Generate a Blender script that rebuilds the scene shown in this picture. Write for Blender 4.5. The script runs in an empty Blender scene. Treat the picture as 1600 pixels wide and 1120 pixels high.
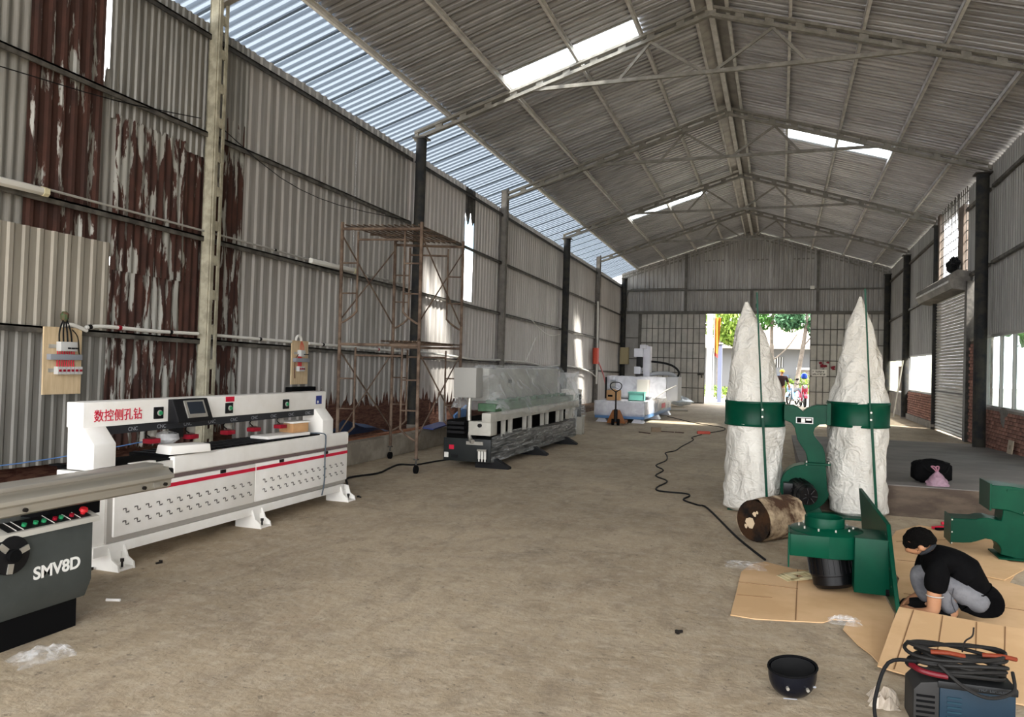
import bpy, bmesh, math, random
from mathutils import Vector, Matrix, Euler
random.seed(7)
SC = bpy.context.scene
COL = SC.collection
PI = math.pi
# ------------------------------------------------------------------ camera
CAM_H = 1.65
def set_camera():
    yaw, pitch, roll, f = .34142457, .00672853, .024, 1180.0
    fw = Vector((-math.sin(yaw)*math.cos(pitch), math.cos(yaw)*math.cos(pitch), math.sin(pitch)))
    r = Vector((math.cos(yaw), math.sin(yaw), 0)); u = r.cross(fw)
    c, s = math.cos(roll), math.sin(roll)
    r2 = r*c+u*s; u2 = u*c-r*s
    cd = bpy.data.cameras.new('camera'); cd.sensor_fit = 'HORIZONTAL'; cd.sensor_width = 36
    cd.lens = f/1600*36; cd.clip_start = .05; cd.clip_end = 400
    co = bpy.data.objects.new('camera', cd); COL.objects.link(co)
    m = Matrix((r2, u2, -fw)).transposed().to_4x4(); m.translation = (0, 0, CAM_H)
    co.matrix_world = m
    SC.camera = co
set_camera()
# ------------------------------------------------------------------ world, sun, exposure
w = bpy.data.worlds.new('sky'); SC.world = w; w.use_nodes = True
nt = w.node_tree; nt.nodes.clear()
bg = nt.nodes.new('ShaderNodeBackground'); out = nt.nodes.new('ShaderNodeOutputWorld')
bg.inputs[0].default_value = (.97, .98, 1.0, 1); bg.inputs[1].default_value = 3.6
nt.links.new(bg.outputs[0], out.inputs[0])
sd = bpy.data.lights.new('sun', 'SUN'); sd.energy = 12.0; sd.angle = math.radians(5); sd.color = (1, .95, .86)
so = bpy.data.objects.new('sun', sd); COL.objects.link(so)
so.rotation_euler = Vector((-.62, .30, -1)).to_track_quat('-Z', 'Y').to_euler(); so.location = (20, -5, 30)
def portal(name, loc, rot, sx, sy):
    l = bpy.data.lights.new(name, 'AREA'); l.shape = 'RECTANGLE'; l.size = sx; l.size_y = sy
    l.cycles.is_portal = True
    o = bpy.data.objects.new(name, l); COL.objects.link(o); o.location = loc; o.rotation_euler = rot
    return o
portal('portal_front', (-1.4, -5.2, 3.0), (PI/2, 0, 0), 11.6, 6.0)          # open front of the hall, behind the camera
portal('portal_gate', (-1.0, 36.25, 2.1), (-PI/2, 0, 0), 4.5, 4.2)
portal('portal_side', (4.6, 7.0, 1.75), (PI/2, 0, PI/2), 25.5, 1.75)
vs = SC.view_settings
vs.view_transform = 'Standard'; vs.look = 'None'; vs.gamma = 1; vs.use_curve_mapping = False
vs.exposure = 1.28
cy = SC.cycles
cy.max_bounces = 9; cy.diffuse_bounces = 6; cy.glossy_bounces = 3; cy.transmission_bounces = 5; cy.transparent_max_bounces = 12
cy.sample_clamp_indirect = 8; cy.caustics_reflective = False; cy.caustics_refractive = False
cy.use_denoising = True
# ------------------------------------------------------------------ helpers
def lin(h):
    if not isinstance(h, str): return tuple(h)
    h = h.lstrip('#'); o = []
    for i in (0, 2, 4):
        c = int(h[i:i+2], 16)/255
        o.append(c/12.92 if c <= .04045 else ((c+.055)/1.055)**2.4)
    return tuple(o)
MATS = {}
def mat(name, col, rough=.6, metal=0., col2=None, scale=4., stretch=(1, 1, 1), lo=.4, hi=.6, bump=0., bscale=None, space='Object',
        spec=.3, coat=0., trans=0., alpha=1., emit=None, estr=0., rnd=0., detail=5.):
    if name in MATS: return MATS[name]
    m = bpy.data.materials.new(name); m.use_nodes = True
    t = m.node_tree; n = t.nodes; L = t.links.new
    b = n['Principled BSDF']
    c = lin(col)
    b.inputs['Base Color'].default_value = (*c, 1); b.inputs['Roughness'].default_value = rough
    b.inputs['Metallic'].default_value = metal; b.inputs['Specular IOR Level'].default_value = spec
    b.inputs['Coat Weight'].default_value = coat; b.inputs['Transmission Weight'].default_value = trans
    b.inputs['Alpha'].default_value = alpha
    if emit: b.inputs['Emission Color'].default_value = (*lin(emit), 1); b.inputs['Emission Strength'].default_value = estr
    co = None
    if col2 or bump:
        if space == 'World': g = n.new('ShaderNodeNewGeometry'); co = g.outputs['Position']
        else: g = n.new('ShaderNodeTexCoord'); co = g.outputs['Object']
        mp = n.new('ShaderNodeMapping'); mp.inputs['Scale'].default_value = stretch; L(co, mp.inputs[0]); co = mp.outputs[0]
    last = None
    if col2:
        nz = n.new('ShaderNodeTexNoise'); nz.inputs['Scale'].default_value = scale; nz.inputs['Detail'].default_value = detail; nz.inputs['Roughness'].default_value = .6
        L(co, nz.inputs[0])
        rp = n.new('ShaderNodeValToRGB'); rp.color_ramp.elements[0].position = lo; rp.color_ramp.elements[1].position = hi
        rp.color_ramp.elements[0].color = (*c, 1); rp.color_ramp.elements[1].color = (*lin(col2), 1)
        L(nz.outputs[0], rp.inputs[0]); last = rp.outputs[0]
    if rnd:
        oi = n.new('ShaderNodeObjectInfo'); mr = n.new('ShaderNodeMapRange'); mr.inputs[3].default_value = 1-rnd; mr.inputs[4].default_value = 1+rnd
        L(oi.outputs['Random'], mr.inputs[0])
        mx = n.new('ShaderNodeVectorMath'); mx.operation = 'SCALE'
        if last is None: mx.inputs[0].default_value = c
        else: L(last, mx.inputs[0])
        L(mr.outputs[0], mx.inputs['Scale']); last = mx.outputs[0]
    if last is not None: L(last, b.inputs['Base Color'])
    if bump:
        n2 = n.new('ShaderNodeTexNoise'); n2.inputs['Scale'].default_value = bscale or scale*3; n2.inputs['Detail'].default_value = 4
        L(co, n2.inputs[0]); bp = n.new('ShaderNodeBump'); bp.inputs['Strength'].default_value = bump; bp.inputs['Distance'].default_value = .02
        L(n2.outputs[0], bp.inputs['Height']); L(bp.outputs[0], b.inputs['Normal'])
    MATS[name] = m
    return m
def film(name, col=(1, 1, 1), clear=.75, rough=.15, bump=.6, bscale=9., st=(1, 1, 1), var=1.):
    """thin crinkled plastic film: part see-through, part glossy white"""
    if name in MATS: return MATS[name]
    m = bpy.data.materials.new(name); m.use_nodes = True; t = m.node_tree; n = t.nodes; L = t.links.new
    b = n['Principled BSDF']; b.inputs['Base Color'].default_value = (*lin(col), 1); b.inputs['Roughness'].default_value = rough
    tr = n.new('ShaderNodeBsdfTransparent'); mx = n.new('ShaderNodeMixShader'); L(b.outputs[0], mx.inputs[1]); L(tr.outputs[0], mx.inputs[2])
    tc = n.new('ShaderNodeTexCoord'); nz = n.new('ShaderNodeTexNoise'); nz.inputs['Scale'].default_value = bscale; nz.inputs['Detail'].default_value = 6; nz.inputs['Distortion'].default_value = 1.2
    mp = n.new('ShaderNodeMapping'); mp.inputs['Scale'].default_value = st; L(tc.outputs['Object'], mp.inputs[0]); L(mp.outputs[0], nz.inputs[0])
    mr = n.new('ShaderNodeMapRange'); mr.inputs[1].default_value = .38; mr.inputs[2].default_value = .66; mr.inputs[3].default_value = min(1, clear+.08*var); mr.inputs[4].default_value = max(0, clear-.12*var)
    L(nz.outputs[0], mr.inputs[0]); L(mr.outputs[0], mx.inputs[0])
    bp = n.new('ShaderNodeBump'); bp.inputs['Strength'].default_value = bump; bp.inputs['Distance'].default_value = .03; L(nz.outputs[0], bp.inputs['Height']); L(bp.outputs[0], b.inputs['Normal'])
    L(mx.outputs[0], n['Material Output'].inputs[0]); MATS[name] = m
    return m
class M:
    def __init__(s): s.v = []; s.f = []
    def add(s, vs, fs):
        o = len(s.v); s.v += [tuple(x) for x in vs]; s.f += [tuple(i+o for i in q) for q in fs]; return s
    def bb(s, x0, x1, y0, y1, z0, z1):
        return s.add([(x0,y0,z0),(x1,y0,z0),(x1,y1,z0),(x0,y1,z0),(x0,y0,z1),(x1,y0,z1),(x1,y1,z1),(x0,y1,z1)],
                     [(0,3,2,1),(4,5,6,7),(0,1,5,4),(1,2,6,5),(2,3,7,6),(3,0,4,7)])
    def box(s, c, d, rot=None):
        x, y, z = [k/2 for k in d]
        vs = [Vector(p) for p in [(-x,-y,-z),(x,-y,-z),(x,y,-z),(-x,y,-z),(-x,-y,z),(x,-y,z),(x,y,z),(-x,y,z)]]
        if rot is not None:
            R = rot if isinstance(rot, Matrix) else Euler(rot).to_matrix()
            vs = [R @ p for p in vs]
        c = Vector(c)
        return s.add([p+c for p in vs], [(0,3,2,1),(4,5,6,7),(0,1,5,4),(1,2,6,5),(2,3,7,6),(3,0,4,7)])
    def bar(s, p0, p1, w, h, up=(0, 0, 1)):
        p0, p1 = Vector(p0), Vector(p1); d = (p1-p0); l = d.length; d.normalize()
        a = d.cross(Vector(up)); a = a.normalized() if a.length > 1e-5 else Vector((1, 0, 0)); b = a.cross(d)
        R = Matrix((d, a, b)).transposed()
        return s.box((p0+p1)/2, (l, w, h), R)
    def cyl(s, p0, p1, r0, r1=None, n=12, caps=True):
        r1 = r0 if r1 is None else r1
        p0, p1 = Vector(p0), Vector(p1); d = (p1-p0).normalized()
        a = d.orthogonal().normalized(); b = d.cross(a)
        vs = []
        for p, r in ((p0, r0), (p1, r1)):
            for i in range(n):
                t = 2*PI*i/n; vs.append(p+a*(r*math.cos(t))+b*(r*math.sin(t)))
        fs = [(i, (i+1) % n, n+(i+1) % n, n+i) for i in range(n)]
        if caps: fs += [tuple(range(n))[::-1], tuple(range(n, 2*n))]
        return s.add(vs, fs)
    def tube(s, pts, r, n=6, closed=False):
        pts = [Vector(p) for p in pts]; N = len(pts); vs = []; a = None
        for i, p in enumerate(pts):
            if closed: d = pts[(i+1) % N]-pts[i-1]
            else: d = pts[min(i+1, N-1)]-pts[max(i-1, 0)]
            d.normalize()
            if a is None: a = d.orthogonal().normalized()
            else:
                a = a-d*a.dot(d)
                a = a.normalized() if a.length > 1e-6 else d.orthogonal().normalized()
            b = d.cross(a); rr = r[i] if isinstance(r, (list, tuple)) else r
            for k in range(n):
                t = 2*PI*k/n; vs.append(p+a*(rr*math.cos(t))+b*(rr*math.sin(t)))
        fs = []
        for i in range(N if closed else N-1):
            j = (i+1) % N
            for k in range(n): fs.append((i*n+k, i*n+(k+1) % n, j*n+(k+1) % n, j*n+k))
        if not closed: fs += [tuple(range(n))[::-1], tuple((N-1)*n+k for k in range(n))]
        return s.add(vs, fs)
    def lathe(s, prof, n=24, mtx=None, cap=True):
        vs = []; mtx = mtx or Matrix()
        for r, z in prof:
            for i in range(n):
                t = 2*PI*i/n; vs.append(mtx @ Vector((r*math.cos(t), r*math.sin(t), z)))
        fs = []
        for j in range(len(prof)-1):
            for i in range(n): fs.append((j*n+i, j*n+(i+1) % n, (j+1)*n+(i+1) % n, (j+1)*n+i))
        if cap: fs += [tuple(range(n))[::-1], tuple((len(prof)-1)*n+i for i in range(n))]
        return s.add(vs, fs)
    def prism(s, poly, ax, a0, a1):
        n = len(poly)
        mk = {'x': lambda p, a: (a, p[0], p[1]), 'y': lambda p, a: (p[0], a, p[1]), 'z': lambda p, a: (p[0], p[1], a)}[ax]
        vs = [mk(p, a0) for p in poly]+[mk(p, a1) for p in poly]
        fs = [(i, (i+1) % n, n+(i+1) % n, n+i) for i in range(n)]+[tuple(range(n))[::-1], tuple(range(n, 2*n))]
        return s.add(vs, fs)
    def grid(s, fn, nu, nv, cu=False):
        vs = [fn(i, j) for j in range(nv) for i in range(nu)]; fs = []
        for j in range(nv-1):
            for i in range(nu if cu else nu-1): fs.append((j*nu+i, j*nu+(i+1) % nu, (j+1)*nu+(i+1) % nu, (j+1)*nu+i))
        return s.add(vs, fs)
    def mesh(s, name, m=None, smooth=False, bev=0., seg=2, flip=True):
        me = bpy.data.meshes.new(name); me.from_pydata(s.v, [], s.f); me.update()
        bm = bmesh.new(); bm.from_mesh(me)
        if flip: bmesh.ops.recalc_face_normals(bm, faces=bm.faces)
        if bev:
            bm.normal_update()
            es = [e for e in bm.edges if len(e.link_faces) == 2 and e.calc_face_angle(0) > .5]
            bmesh.ops.bevel(bm, geom=es, offset=bev, segments=seg, affect='EDGES', profile=.6, clamp_overlap=True)
        if smooth or bev:
            bm.normal_update()
            for f in bm.faces: f.smooth = True
            lim = .62
            for e in bm.edges:
                if len(e.link_faces) == 2 and e.calc_face_angle(0) > lim: e.smooth = False
        bm.to_mesh(me); bm.free()
        if m: me.materials.append(m)
        return me
    def obj(s, name, m, parent=None, smooth=False, bev=0., seg=2, flip=True, loc=None, rot=None, **k):
        return link(name, s.mesh(name, m, smooth, bev, seg, flip), parent, loc, rot, **k)
def link(name, me, parent=None, loc=None, rot=None, **k):
    o = bpy.data.objects.new(name, me); COL.objects.link(o)
    if parent: o.parent = parent
    if loc is not None: o.location = loc
    if rot is not None: o.rotation_euler = rot
    for a, b in k.items(): o[a] = b
    return o
def thing(name, label, cat, loc=(0, 0, 0), rz=0., group=None):
    o = bpy.data.objects.new(name, None); COL.objects.link(o); o.empty_display_size = .1
    o.location = loc; o.rotation_euler = (0, 0, rz); o['label'] = label; o['category'] = cat
    if group: o['group'] = group
    return o
def tag(o, label, cat, group=None):
    o['label'] = label; o['category'] = cat
    if group: o['group'] = group
    return o
def struct(name, label=None, loc=(0, 0, 0), rot=(0, 0, 0)):
    o = bpy.data.objects.new(name, None); COL.objects.link(o); o.location = loc; o.rotation_euler = rot; o['kind'] = 'structure'
    if label: o['label'] = label
    return o
def S(o, label=None):
    o['kind'] = 'structure'
    if label: o['label'] = label
    return o
def smoothpath(pts, k=6):
    pts = [Vector(p) for p in pts]; o = []
    for i in range(len(pts)-1):
        a, b, c, d = pts[max(i-1, 0)], pts[i], pts[i+1], pts[min(i+2, len(pts)-1)]
        for j in range(k):
            t = j/k
            o.append(.5*((2*b)+(c-a)*t+(2*a-5*b+4*c-d)*t*t+(3*b-a-3*c+d)*t**3))
    o.append(pts[-1]); return o
def text(name, s, size, m, parent, loc, rot, ext=.002, align='LEFT', bold=0., sx=1.):
    c = bpy.data.curves.new(name, 'FONT'); c.body = s; c.size = size; c.extrude = ext; c.align_x = align; c.offset = bold
    t = bpy.data.objects.new(name, c); COL.objects.link(t)
    dg = bpy.context.evaluated_depsgraph_get(); me = bpy.data.meshes.new_from_object(t.evaluated_get(dg)); bpy.data.objects.remove(t); bpy.data.curves.remove(c)
    me.materials.clear(); me.materials.append(m); me.name = name
    o = link(name, me, parent, loc, rot); o.scale = (sx, 1, 1); o['kind'] = 'stuff'
    return o
def illegible(parent, x0, x1, y, z0, z1, m, n):
    """a line of print too blurred to read: small dark strokes"""
    k = M(); w_ = (x1-x0)/n
    for i in range(n):
        if random.random() < .12: continue
        a = x0+i*w_; k.bb(a, a+w_*.25, y-.001, y, z0, z1); t = random.choice((z0, (z0+z1)/2, z1-(z1-z0)*.22)); k.bb(a, a+w_*.75, y-.001, y, t, t+(z1-z0)*.22)
        if random.random() < .5: k.bb(a+w_*.5, a+w_*.75, y-.001, y, z0, z1)
    o = k.obj('lettering', m, parent); o['kind'] = 'stuff'; return o
# hall frame: the shell runs very slightly downhill towards the gate end
TILT = .018; Y0 = 8.08
def hall(name, label): return struct(name, label, (0, Y0, 0), (-TILT, 0, 0))
def hz(y, z): return z-TILT*(y-Y0)          # hall-frame height -> world height
BAYS = [2.2, 8.08, 13.95, 19.35, 25.35, 30.75, 36.1]
XL, XR, XM = -7.3, 4.4, -1.33
EAVE, APEX = 6.35, 8.17                     # underside of rafters (hall frame)
def raft(x): return APEX-(APEX-EAVE)/(5.85)*abs(x-XM)
# ================================================================== materials of the shell
def sheet_mat(name, a, b, rust=None, streak=.5, rough=.55, metal=.25, rnd=.08, rc=('#2e1c17', '#4a2c22'), dirt='#4d453c'):
    m = bpy.data.materials.new(name); m.use_nodes = True; t = m.node_tree; n = t.nodes; L = t.links.new
    B = n['Principled BSDF']; B.inputs['Roughness'].default_value = rough; B.inputs['Metallic'].default_value = metal
    g = n.new('ShaderNodeNewGeometry')
    def noise(sc, scale, detail=5, dist=0.):
        mp = n.new('ShaderNodeMapping'); mp.inputs['Scale'].default_value = sc; L(g.outputs['Position'], mp.inputs[0])
        z = n.new('ShaderNodeTexNoise'); z.inputs['Scale'].default_value = scale; z.inputs['Detail'].default_value = detail; z.inputs['Roughness'].default_value = .62; z.inputs['Distortion'].default_value = dist
        L(mp.outputs[0], z.inputs[0]); return z.outputs[0]
    def ramp(fac, lo, hi, c0, c1):
        r = n.new('ShaderNodeValToRGB'); r.color_ramp.elements[0].position = lo; r.color_ramp.elements[1].position = hi
        r.color_ramp.elements[0].color = (*lin(c0), 1); r.color_ramp.elements[1].color = (*lin(c1), 1); L(fac, r.inputs[0]); return r.outputs[0]
    def mix(fac, x, y):
        k = n.new('ShaderNodeMix'); k.data_type = 'RGBA'; L(fac, k.inputs['Factor']); L(x, k.inputs['A']); L(y, k.inputs['B']); return k.outputs['Result']
    base = ramp(noise((1, 5, .35), 1.6), .35, .68, a, b)
    d = ramp(noise((1, 9, .3), 1.3), .56, .8, '#000000', '#ffffff')
    dm = n.new('ShaderNodeMath'); dm.operation = 'MULTIPLY'; dm.inputs[1].default_value = streak
    L(d, dm.inputs[0])
    dc = n.new('ShaderNodeRGB'); dc.outputs[0].default_value = (*lin(dirt), 1)
    last = mix(dm.outputs[0], base, dc.outputs[0])
    if rust:
        rf = ramp(noise((1, 5.5, .8), 1.5, 6, .35), rust-.015, rust+.015, '#000000', '#ffffff')
        rcol = ramp(noise((1, 3, 1.2), 2.2), .3, .7, rc[0], rc[1])
        last = mix(rf, last, rcol)
        iv = n.new('ShaderNodeMapRange'); iv.inputs[3].default_value = metal; iv.inputs[4].default_value = 0; L(rf, iv.inputs[0]); L(iv.outputs[0], B.inputs['Metallic'])
        iv = n.new('ShaderNodeMapRange'); iv.inputs[3].default_value = rough; iv.inputs[4].default_value = .95; L(rf, iv.inputs[0]); L(iv.outputs[0], B.inputs['Roughness'])
    oi = n.new('ShaderNodeObjectInfo'); mr = n.new('ShaderNodeMapRange'); mr.inputs[3].default_value = 1-rnd; mr.inputs[4].default_value = 1+rnd; L(oi.outputs['Random'], mr.inputs[0])
    sc = n.new('ShaderNodeVectorMath'); sc.operation = 'SCALE'; L(last, sc.inputs[0]); L(mr.outputs[0], sc.inputs['Scale']); L(sc.outputs[0], B.inputs['Base Color'])
    return m
def translucent(name, col, clear=.25, rnd=.06):
    m = bpy.data.materials.new(name); m.use_nodes = True; t = m.node_tree; n = t.nodes; L = t.links.new; n.remove(n['Principled BSDF'])
    d = n.new('ShaderNodeBsdfTranslucent'); d.inputs[0].default_value = (*lin(col), 1)
    g = n.new('ShaderNodeBsdfDiffuse'); g.inputs[0].default_value = (*lin(col), 1)
    tr = n.new('ShaderNodeBsdfTransparent'); tr.inputs[0].default_value = (.95, .98, 1, 1)
    a = n.new('ShaderNodeMixShader'); a.inputs[0].default_value = .35; L(d.outputs[0], a.inputs[1]); L(g.outputs[0], a.inputs[2])
    b = n.new('ShaderNodeMixShader'); b.inputs[0].default_value = clear; L(a.outputs[0], b.inputs[1]); L(tr.outputs[0], b.inputs[2])
    L(b.outputs[0], n['Material Output'].inputs[0]); return m
m_zinc2 = sheet_mat('pale_lit_zinc_sheet', '#b5afaa', '#cac4bf', streak=.3, metal=.1)  # paler far sheets, their tone also raised to stand in for light
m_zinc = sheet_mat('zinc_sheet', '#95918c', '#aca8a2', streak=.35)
m_zinc_old = sheet_mat('old_zinc_sheet', '#75736d', '#93908a', streak=.5)
m_beige = sheet_mat('beige_sheet', '#938d81', '#a8a194', streak=.3)
m_rustA = sheet_mat('rusty_sheet', '#84837c', '#a7a59e', rust=.41)
m_rustB = sheet_mat('peeling_rusty_sheet', '#8a8983', '#aeada6', rust=.47)
m_side = sheet_mat('grey_sheet', '#8b8985', '#a3a19c', streak=.3)
m_end = sheet_mat('weathered_sheet', '#8a8783', '#a8a5a0', streak=.6)
m_roof = sheet_mat('roof_sheet', '#9c9c9f', '#b9b9bc', streak=.45, rough=.45, metal=.35, rnd=.14)
m_strip = translucent('eave_strip', '#5f6770', .0)
m_sky = translucent('skylight_sheet', '#eef4f8', .68)
m_poly = translucent('milky_sheet', '#b4b6aa', .2)
m_steel = mat('dark_steel', '#3d3b38', .6, .4, '#55524d', 6)
m_girt = mat('girt_steel', '#4b4843', .55, .4, '#6d6962', 5)
m_paint = mat('cream_steel', '#85827b', .6, 0, '#706d66', 5, rnd=.04)
m_purl = mat('purlin_steel', '#d9d8d6', .6, 0, '#c2c1bf', 4)
m_column = mat('dark_column', '#232426', .8, 0, '#37352f', 5)
m_cream = mat('cream_column', '#a8a28e', .7, 0, '#8c8775', 7, bump=.2)
m_white = mat('white_plastic', '#dcdad2', .5)
m_conc = mat('grey_concrete', '#77716a', .9, 0, '#8c857b', 3, bump=.3, bscale=30, space='World')
m_kerb = mat('kerb_concrete', '#857d71', .95, 0, '#a0988a', 2.5, bump=.5, bscale=18, space='World')
m_rubble = mat('rubble_soil', '#4a3a2e', 1, 0, '#6d5646', 9, bump=1, bscale=25, space='World')
# ------------------------------------------------------------------ floor
def floor_mat():
    m = bpy.data.materials.new('worn_concrete_floor'); m.use_nodes = True; t = m.node_tree; n = t.nodes; L = t.links.new
    B = n['Principled BSDF']; g = n.new('ShaderNodeNewGeometry')
    def noise(scale, detail=6, st=(1, 1, 1), dist=0.):
        mp = n.new('ShaderNodeMapping'); mp.inputs['Scale'].default_value = st; L(g.outputs['Position'], mp.inputs[0])
        z = n.new('ShaderNodeTexNoise'); z.inputs['Scale'].default_value = scale; z.inputs['Detail'].default_value = detail; z.inputs['Roughness'].default_value = .65; z.inputs['Distortion'].default_value = dist
        L(mp.outputs[0], z.inputs[0]); return z.outputs[0]
    def ramp(fac, lo, hi, c0, c1):
        r = n.new('ShaderNodeValToRGB'); r.color_ramp.elements[0].position = lo; r.color_ramp.elements[1].position = hi
        r.color_ramp.elements[0].color = (*lin(c0), 1); r.color_ramp.elements[1].color = (*lin(c1), 1); L(fac, r.inputs[0]); return r.outputs[0]
    def mix(fac, x, y, amt=1.):
        k = n.new('ShaderNodeMix'); k.data_type = 'RGBA'
        mm = n.new('ShaderNodeMath'); mm.operation = 'MULTIPLY'; mm.inputs[1].default_value = amt; L(fac, mm.inputs[0]); L(mm.outputs[0], k.inputs['Factor'])
        L(x, k.inputs['A']); L(y, k.inputs['B']); return k.outputs['Result']
    def rgb(h): c = n.new('ShaderNodeRGB'); c.outputs[0].default_value = (*lin(h), 1); return c.outputs[0]
    base = ramp(noise(.55, 8), .36, .64, '#93836c', '#b2a187')
    base = mix(ramp(noise(5, 7), .45, .75, '#000000', '#ffffff'), base, rgb('#b8ab97'), .5)
    base = mix(ramp(noise(2.2, 5, (1, .5, 1), .8), .58, .74, '#000000', '#ffffff'), base, rgb('#8d6f58'), .35)
    base = mix(ramp(noise(1.1, 6, (.6, 1.4, 1), 1.), .57, .72, '#000000', '#ffffff'), base, rgb('#6b6155'), .5)
    base = mix(ramp(noise(3.3, 9, (1.3, .7, 1), .6), .5, .68, '#000000', '#ffffff'), base, rgb('#7a6c5b'), .55)
    base = mix(ramp(noise(11, 8), .5, .62, '#000000', '#ffffff'), base, rgb('#c2b5a0'), .3)
    base = mix(ramp(noise(19, 4), .62, .66, '#000000', '#ffffff'), base, rgb('#4d453b'), .55)
    base = mix(ramp(noise(28, 3), .66, .72, '#000000', '#ffffff'), base, rgb('#b5aa99'), .5)
    L(base, B.inputs['Base Color'])
    rr = n.new('ShaderNodeMapRange'); rr.inputs[3].default_value = .62; rr.inputs[4].default_value = .95; L(noise(1.5), rr.inputs[0]); L(rr.outputs[0], B.inputs['Roughness'])
    bp = n.new('ShaderNodeBump'); bp.inputs['Strength'].default_value = .6; bp.inputs['Distance'].default_value = .02; L(noise(17, 9), bp.inputs['Height']); L(bp.outputs[0], B.inputs['Normal'])
    return m
m_floor = floor_mat()
S(M().bb(-7.42, 4.5, -6, 36.2, -.12, 0).obj('floor', m_floor), 'worn brown-grey concrete floor of the long hall')
m_slab = mat('smooth_grey_cement', '#6b6662', .8, 0, '#7a7570', 1.2, bump=.2, bscale=12, space='World')
m_slabside = mat('brown_cement_side', '#4a4038', .95, 0, '#5c5146', 3, stretch=(1, 1, 3), bump=.4, space='World')
rp = struct('floor_ramp', 'grey cement ramp along the right wall with a steep brown front edge')
M().add([(.3, 9.8, .35), (4.38, 9.72, .35), (4.38, 20.5, .005), (.3, 20.5, .005), (.3, 9.8, 0), (4.38, 9.72, 0), (4.38, 20.5, 0), (.3, 20.5, 0)],
        [(0, 1, 2, 3), (1, 0, 4, 5), (2, 1, 5, 6), (3, 2, 6, 7), (0, 3, 7, 4), (4, 7, 6, 5)]).obj('ramp_top', m_slab, rp)
M().bb(.3, 4.38, 9.715, 9.725, 0, .346).obj('ramp_front', m_slabside, rp, loc=(0, .0, 0))
# ------------------------------------------------------------------ corrugated sheets
def prof(pitch, depth, kind, width):
    if kind == 'sine':
        k = 8; n = max(1, round(width/pitch)); p = width/n
        return [(i*p/k, depth*.5*(1-math.cos(2*PI*i/k))) for i in range(n*k+1)]
    n = max(1, round(width/pitch)); p = width/n; o = [(0, 0)]
    if kind == 'channel':
        for i in range(n):
            b = i*p; o += [(b+.46*p, 0), (b+.54*p, depth), (b+.86*p, depth), (b+.94*p, 0)]
        o.append((width, 0)); return o
    for i in range(n):
        b = i*p; o += [(b+.42*p, 0), (b+.56*p, depth), (b+.82*p, depth), (b+.96*p, 0)]
    o.append((width, 0)); return o
def wall_sheet(width, height, pitch=.2, depth=.03, kind='trap', jag=0., topjag=0.):
    """sheet in the YZ plane, ribs proud along +X"""
    P = prof(pitch, depth, kind, width); vs = []; n = len(P)
    for u, d in P:
        vs.append((d, u, (random.random()**2)*jag if jag else 0))
    for u, d in P: vs.append((d, u, height-(random.random()**2)*topjag))
    fs = [(i, i+1, n+i+1, n+i) for i in range(n-1)]
    return M().add(vs, fs)
# ------------------------------------------------------------------ left wall
WL = hall('wall_left', 'tall left wall of grey and rusted corrugated steel sheets')
def lsheet(y, wd, z0, z1, m, pitch=.2, depth=.03, kind='trap', jag=0., topjag=0., off=0., lean=0.):
    return wall_sheet(wd, z1-z0, pitch, depth, kind, jag, topjag).obj('sheet', m, WL, flip=False, loc=(XL-.05+off, y-Y0, z0), rot=(0, 0, lean))
# near bay: old patched sheets
lsheet(4.0, 1.56, 2.75, 6.12, m_zinc_old, .11, .02, 'sine')
lsheet(5.5, .93, 2.75, 6.12, m_rustA, .155, .028, off=.012)
lsheet(6.38, .30, 2.75, 4.92, m_zinc_old, .1, .02, 'sine', topjag=.2)
lsheet(6.5, .94, 4.35, 6.12, m_zinc_old, .105, .022, off=.012)
lsheet(7.4, .95, 4.3, 6.12, m_zinc_old, .105, .022, off=.024)
lsheet(6.6, 1.12, 2.6, 4.42, m_rustB, .11, .022, 'sine', off=.03, topjag=.06)
lsheet(6.58, 1.14, .5, 2.65, m_rustB, .115, .022, 'sine', off=.004, jag=.1)
lsheet(7.7, .58, .5, 4.5, m_rustA, .12, .022, 'sine', off=-.004)
lsheet(4.0, 1.32, 1.86, 2.9, m_beige, .16, .016, off=.034)
lsheet(5.28, 1.30, 1.86, 2.9, m_beige, .16, .016, off=.045)
lsheet(4.0, 1.34, .42, 1.95, m_zinc_old, .15, .014, off=.01)
lsheet(5.3, 1.30, .42, 1.95, m_zinc_old, .15, .014, off=.02)
lsheet(8.2, .68, .6, 5.0, m_rustB, .12, .024, 'sine', topjag=.25, jag=.25)
lsheet(8.2, .68, 4.6, 6.12, m_zinc_old, .105, .022, off=.014)
# the long run of ribbed sheets
y = 8.82; i = 0
while y < 36.0:
    wd = min(1.02, 36.08-y); ragged = 10.4 < y < 19.5
    if not (16.2 < y+.5 < 17.5 and False):
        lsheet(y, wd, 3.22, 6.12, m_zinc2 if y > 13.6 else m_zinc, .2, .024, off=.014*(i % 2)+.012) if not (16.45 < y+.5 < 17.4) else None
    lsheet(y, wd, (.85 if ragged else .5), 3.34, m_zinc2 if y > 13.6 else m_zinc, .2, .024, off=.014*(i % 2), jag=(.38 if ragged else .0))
    y += wd-.02; i += 1
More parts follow.
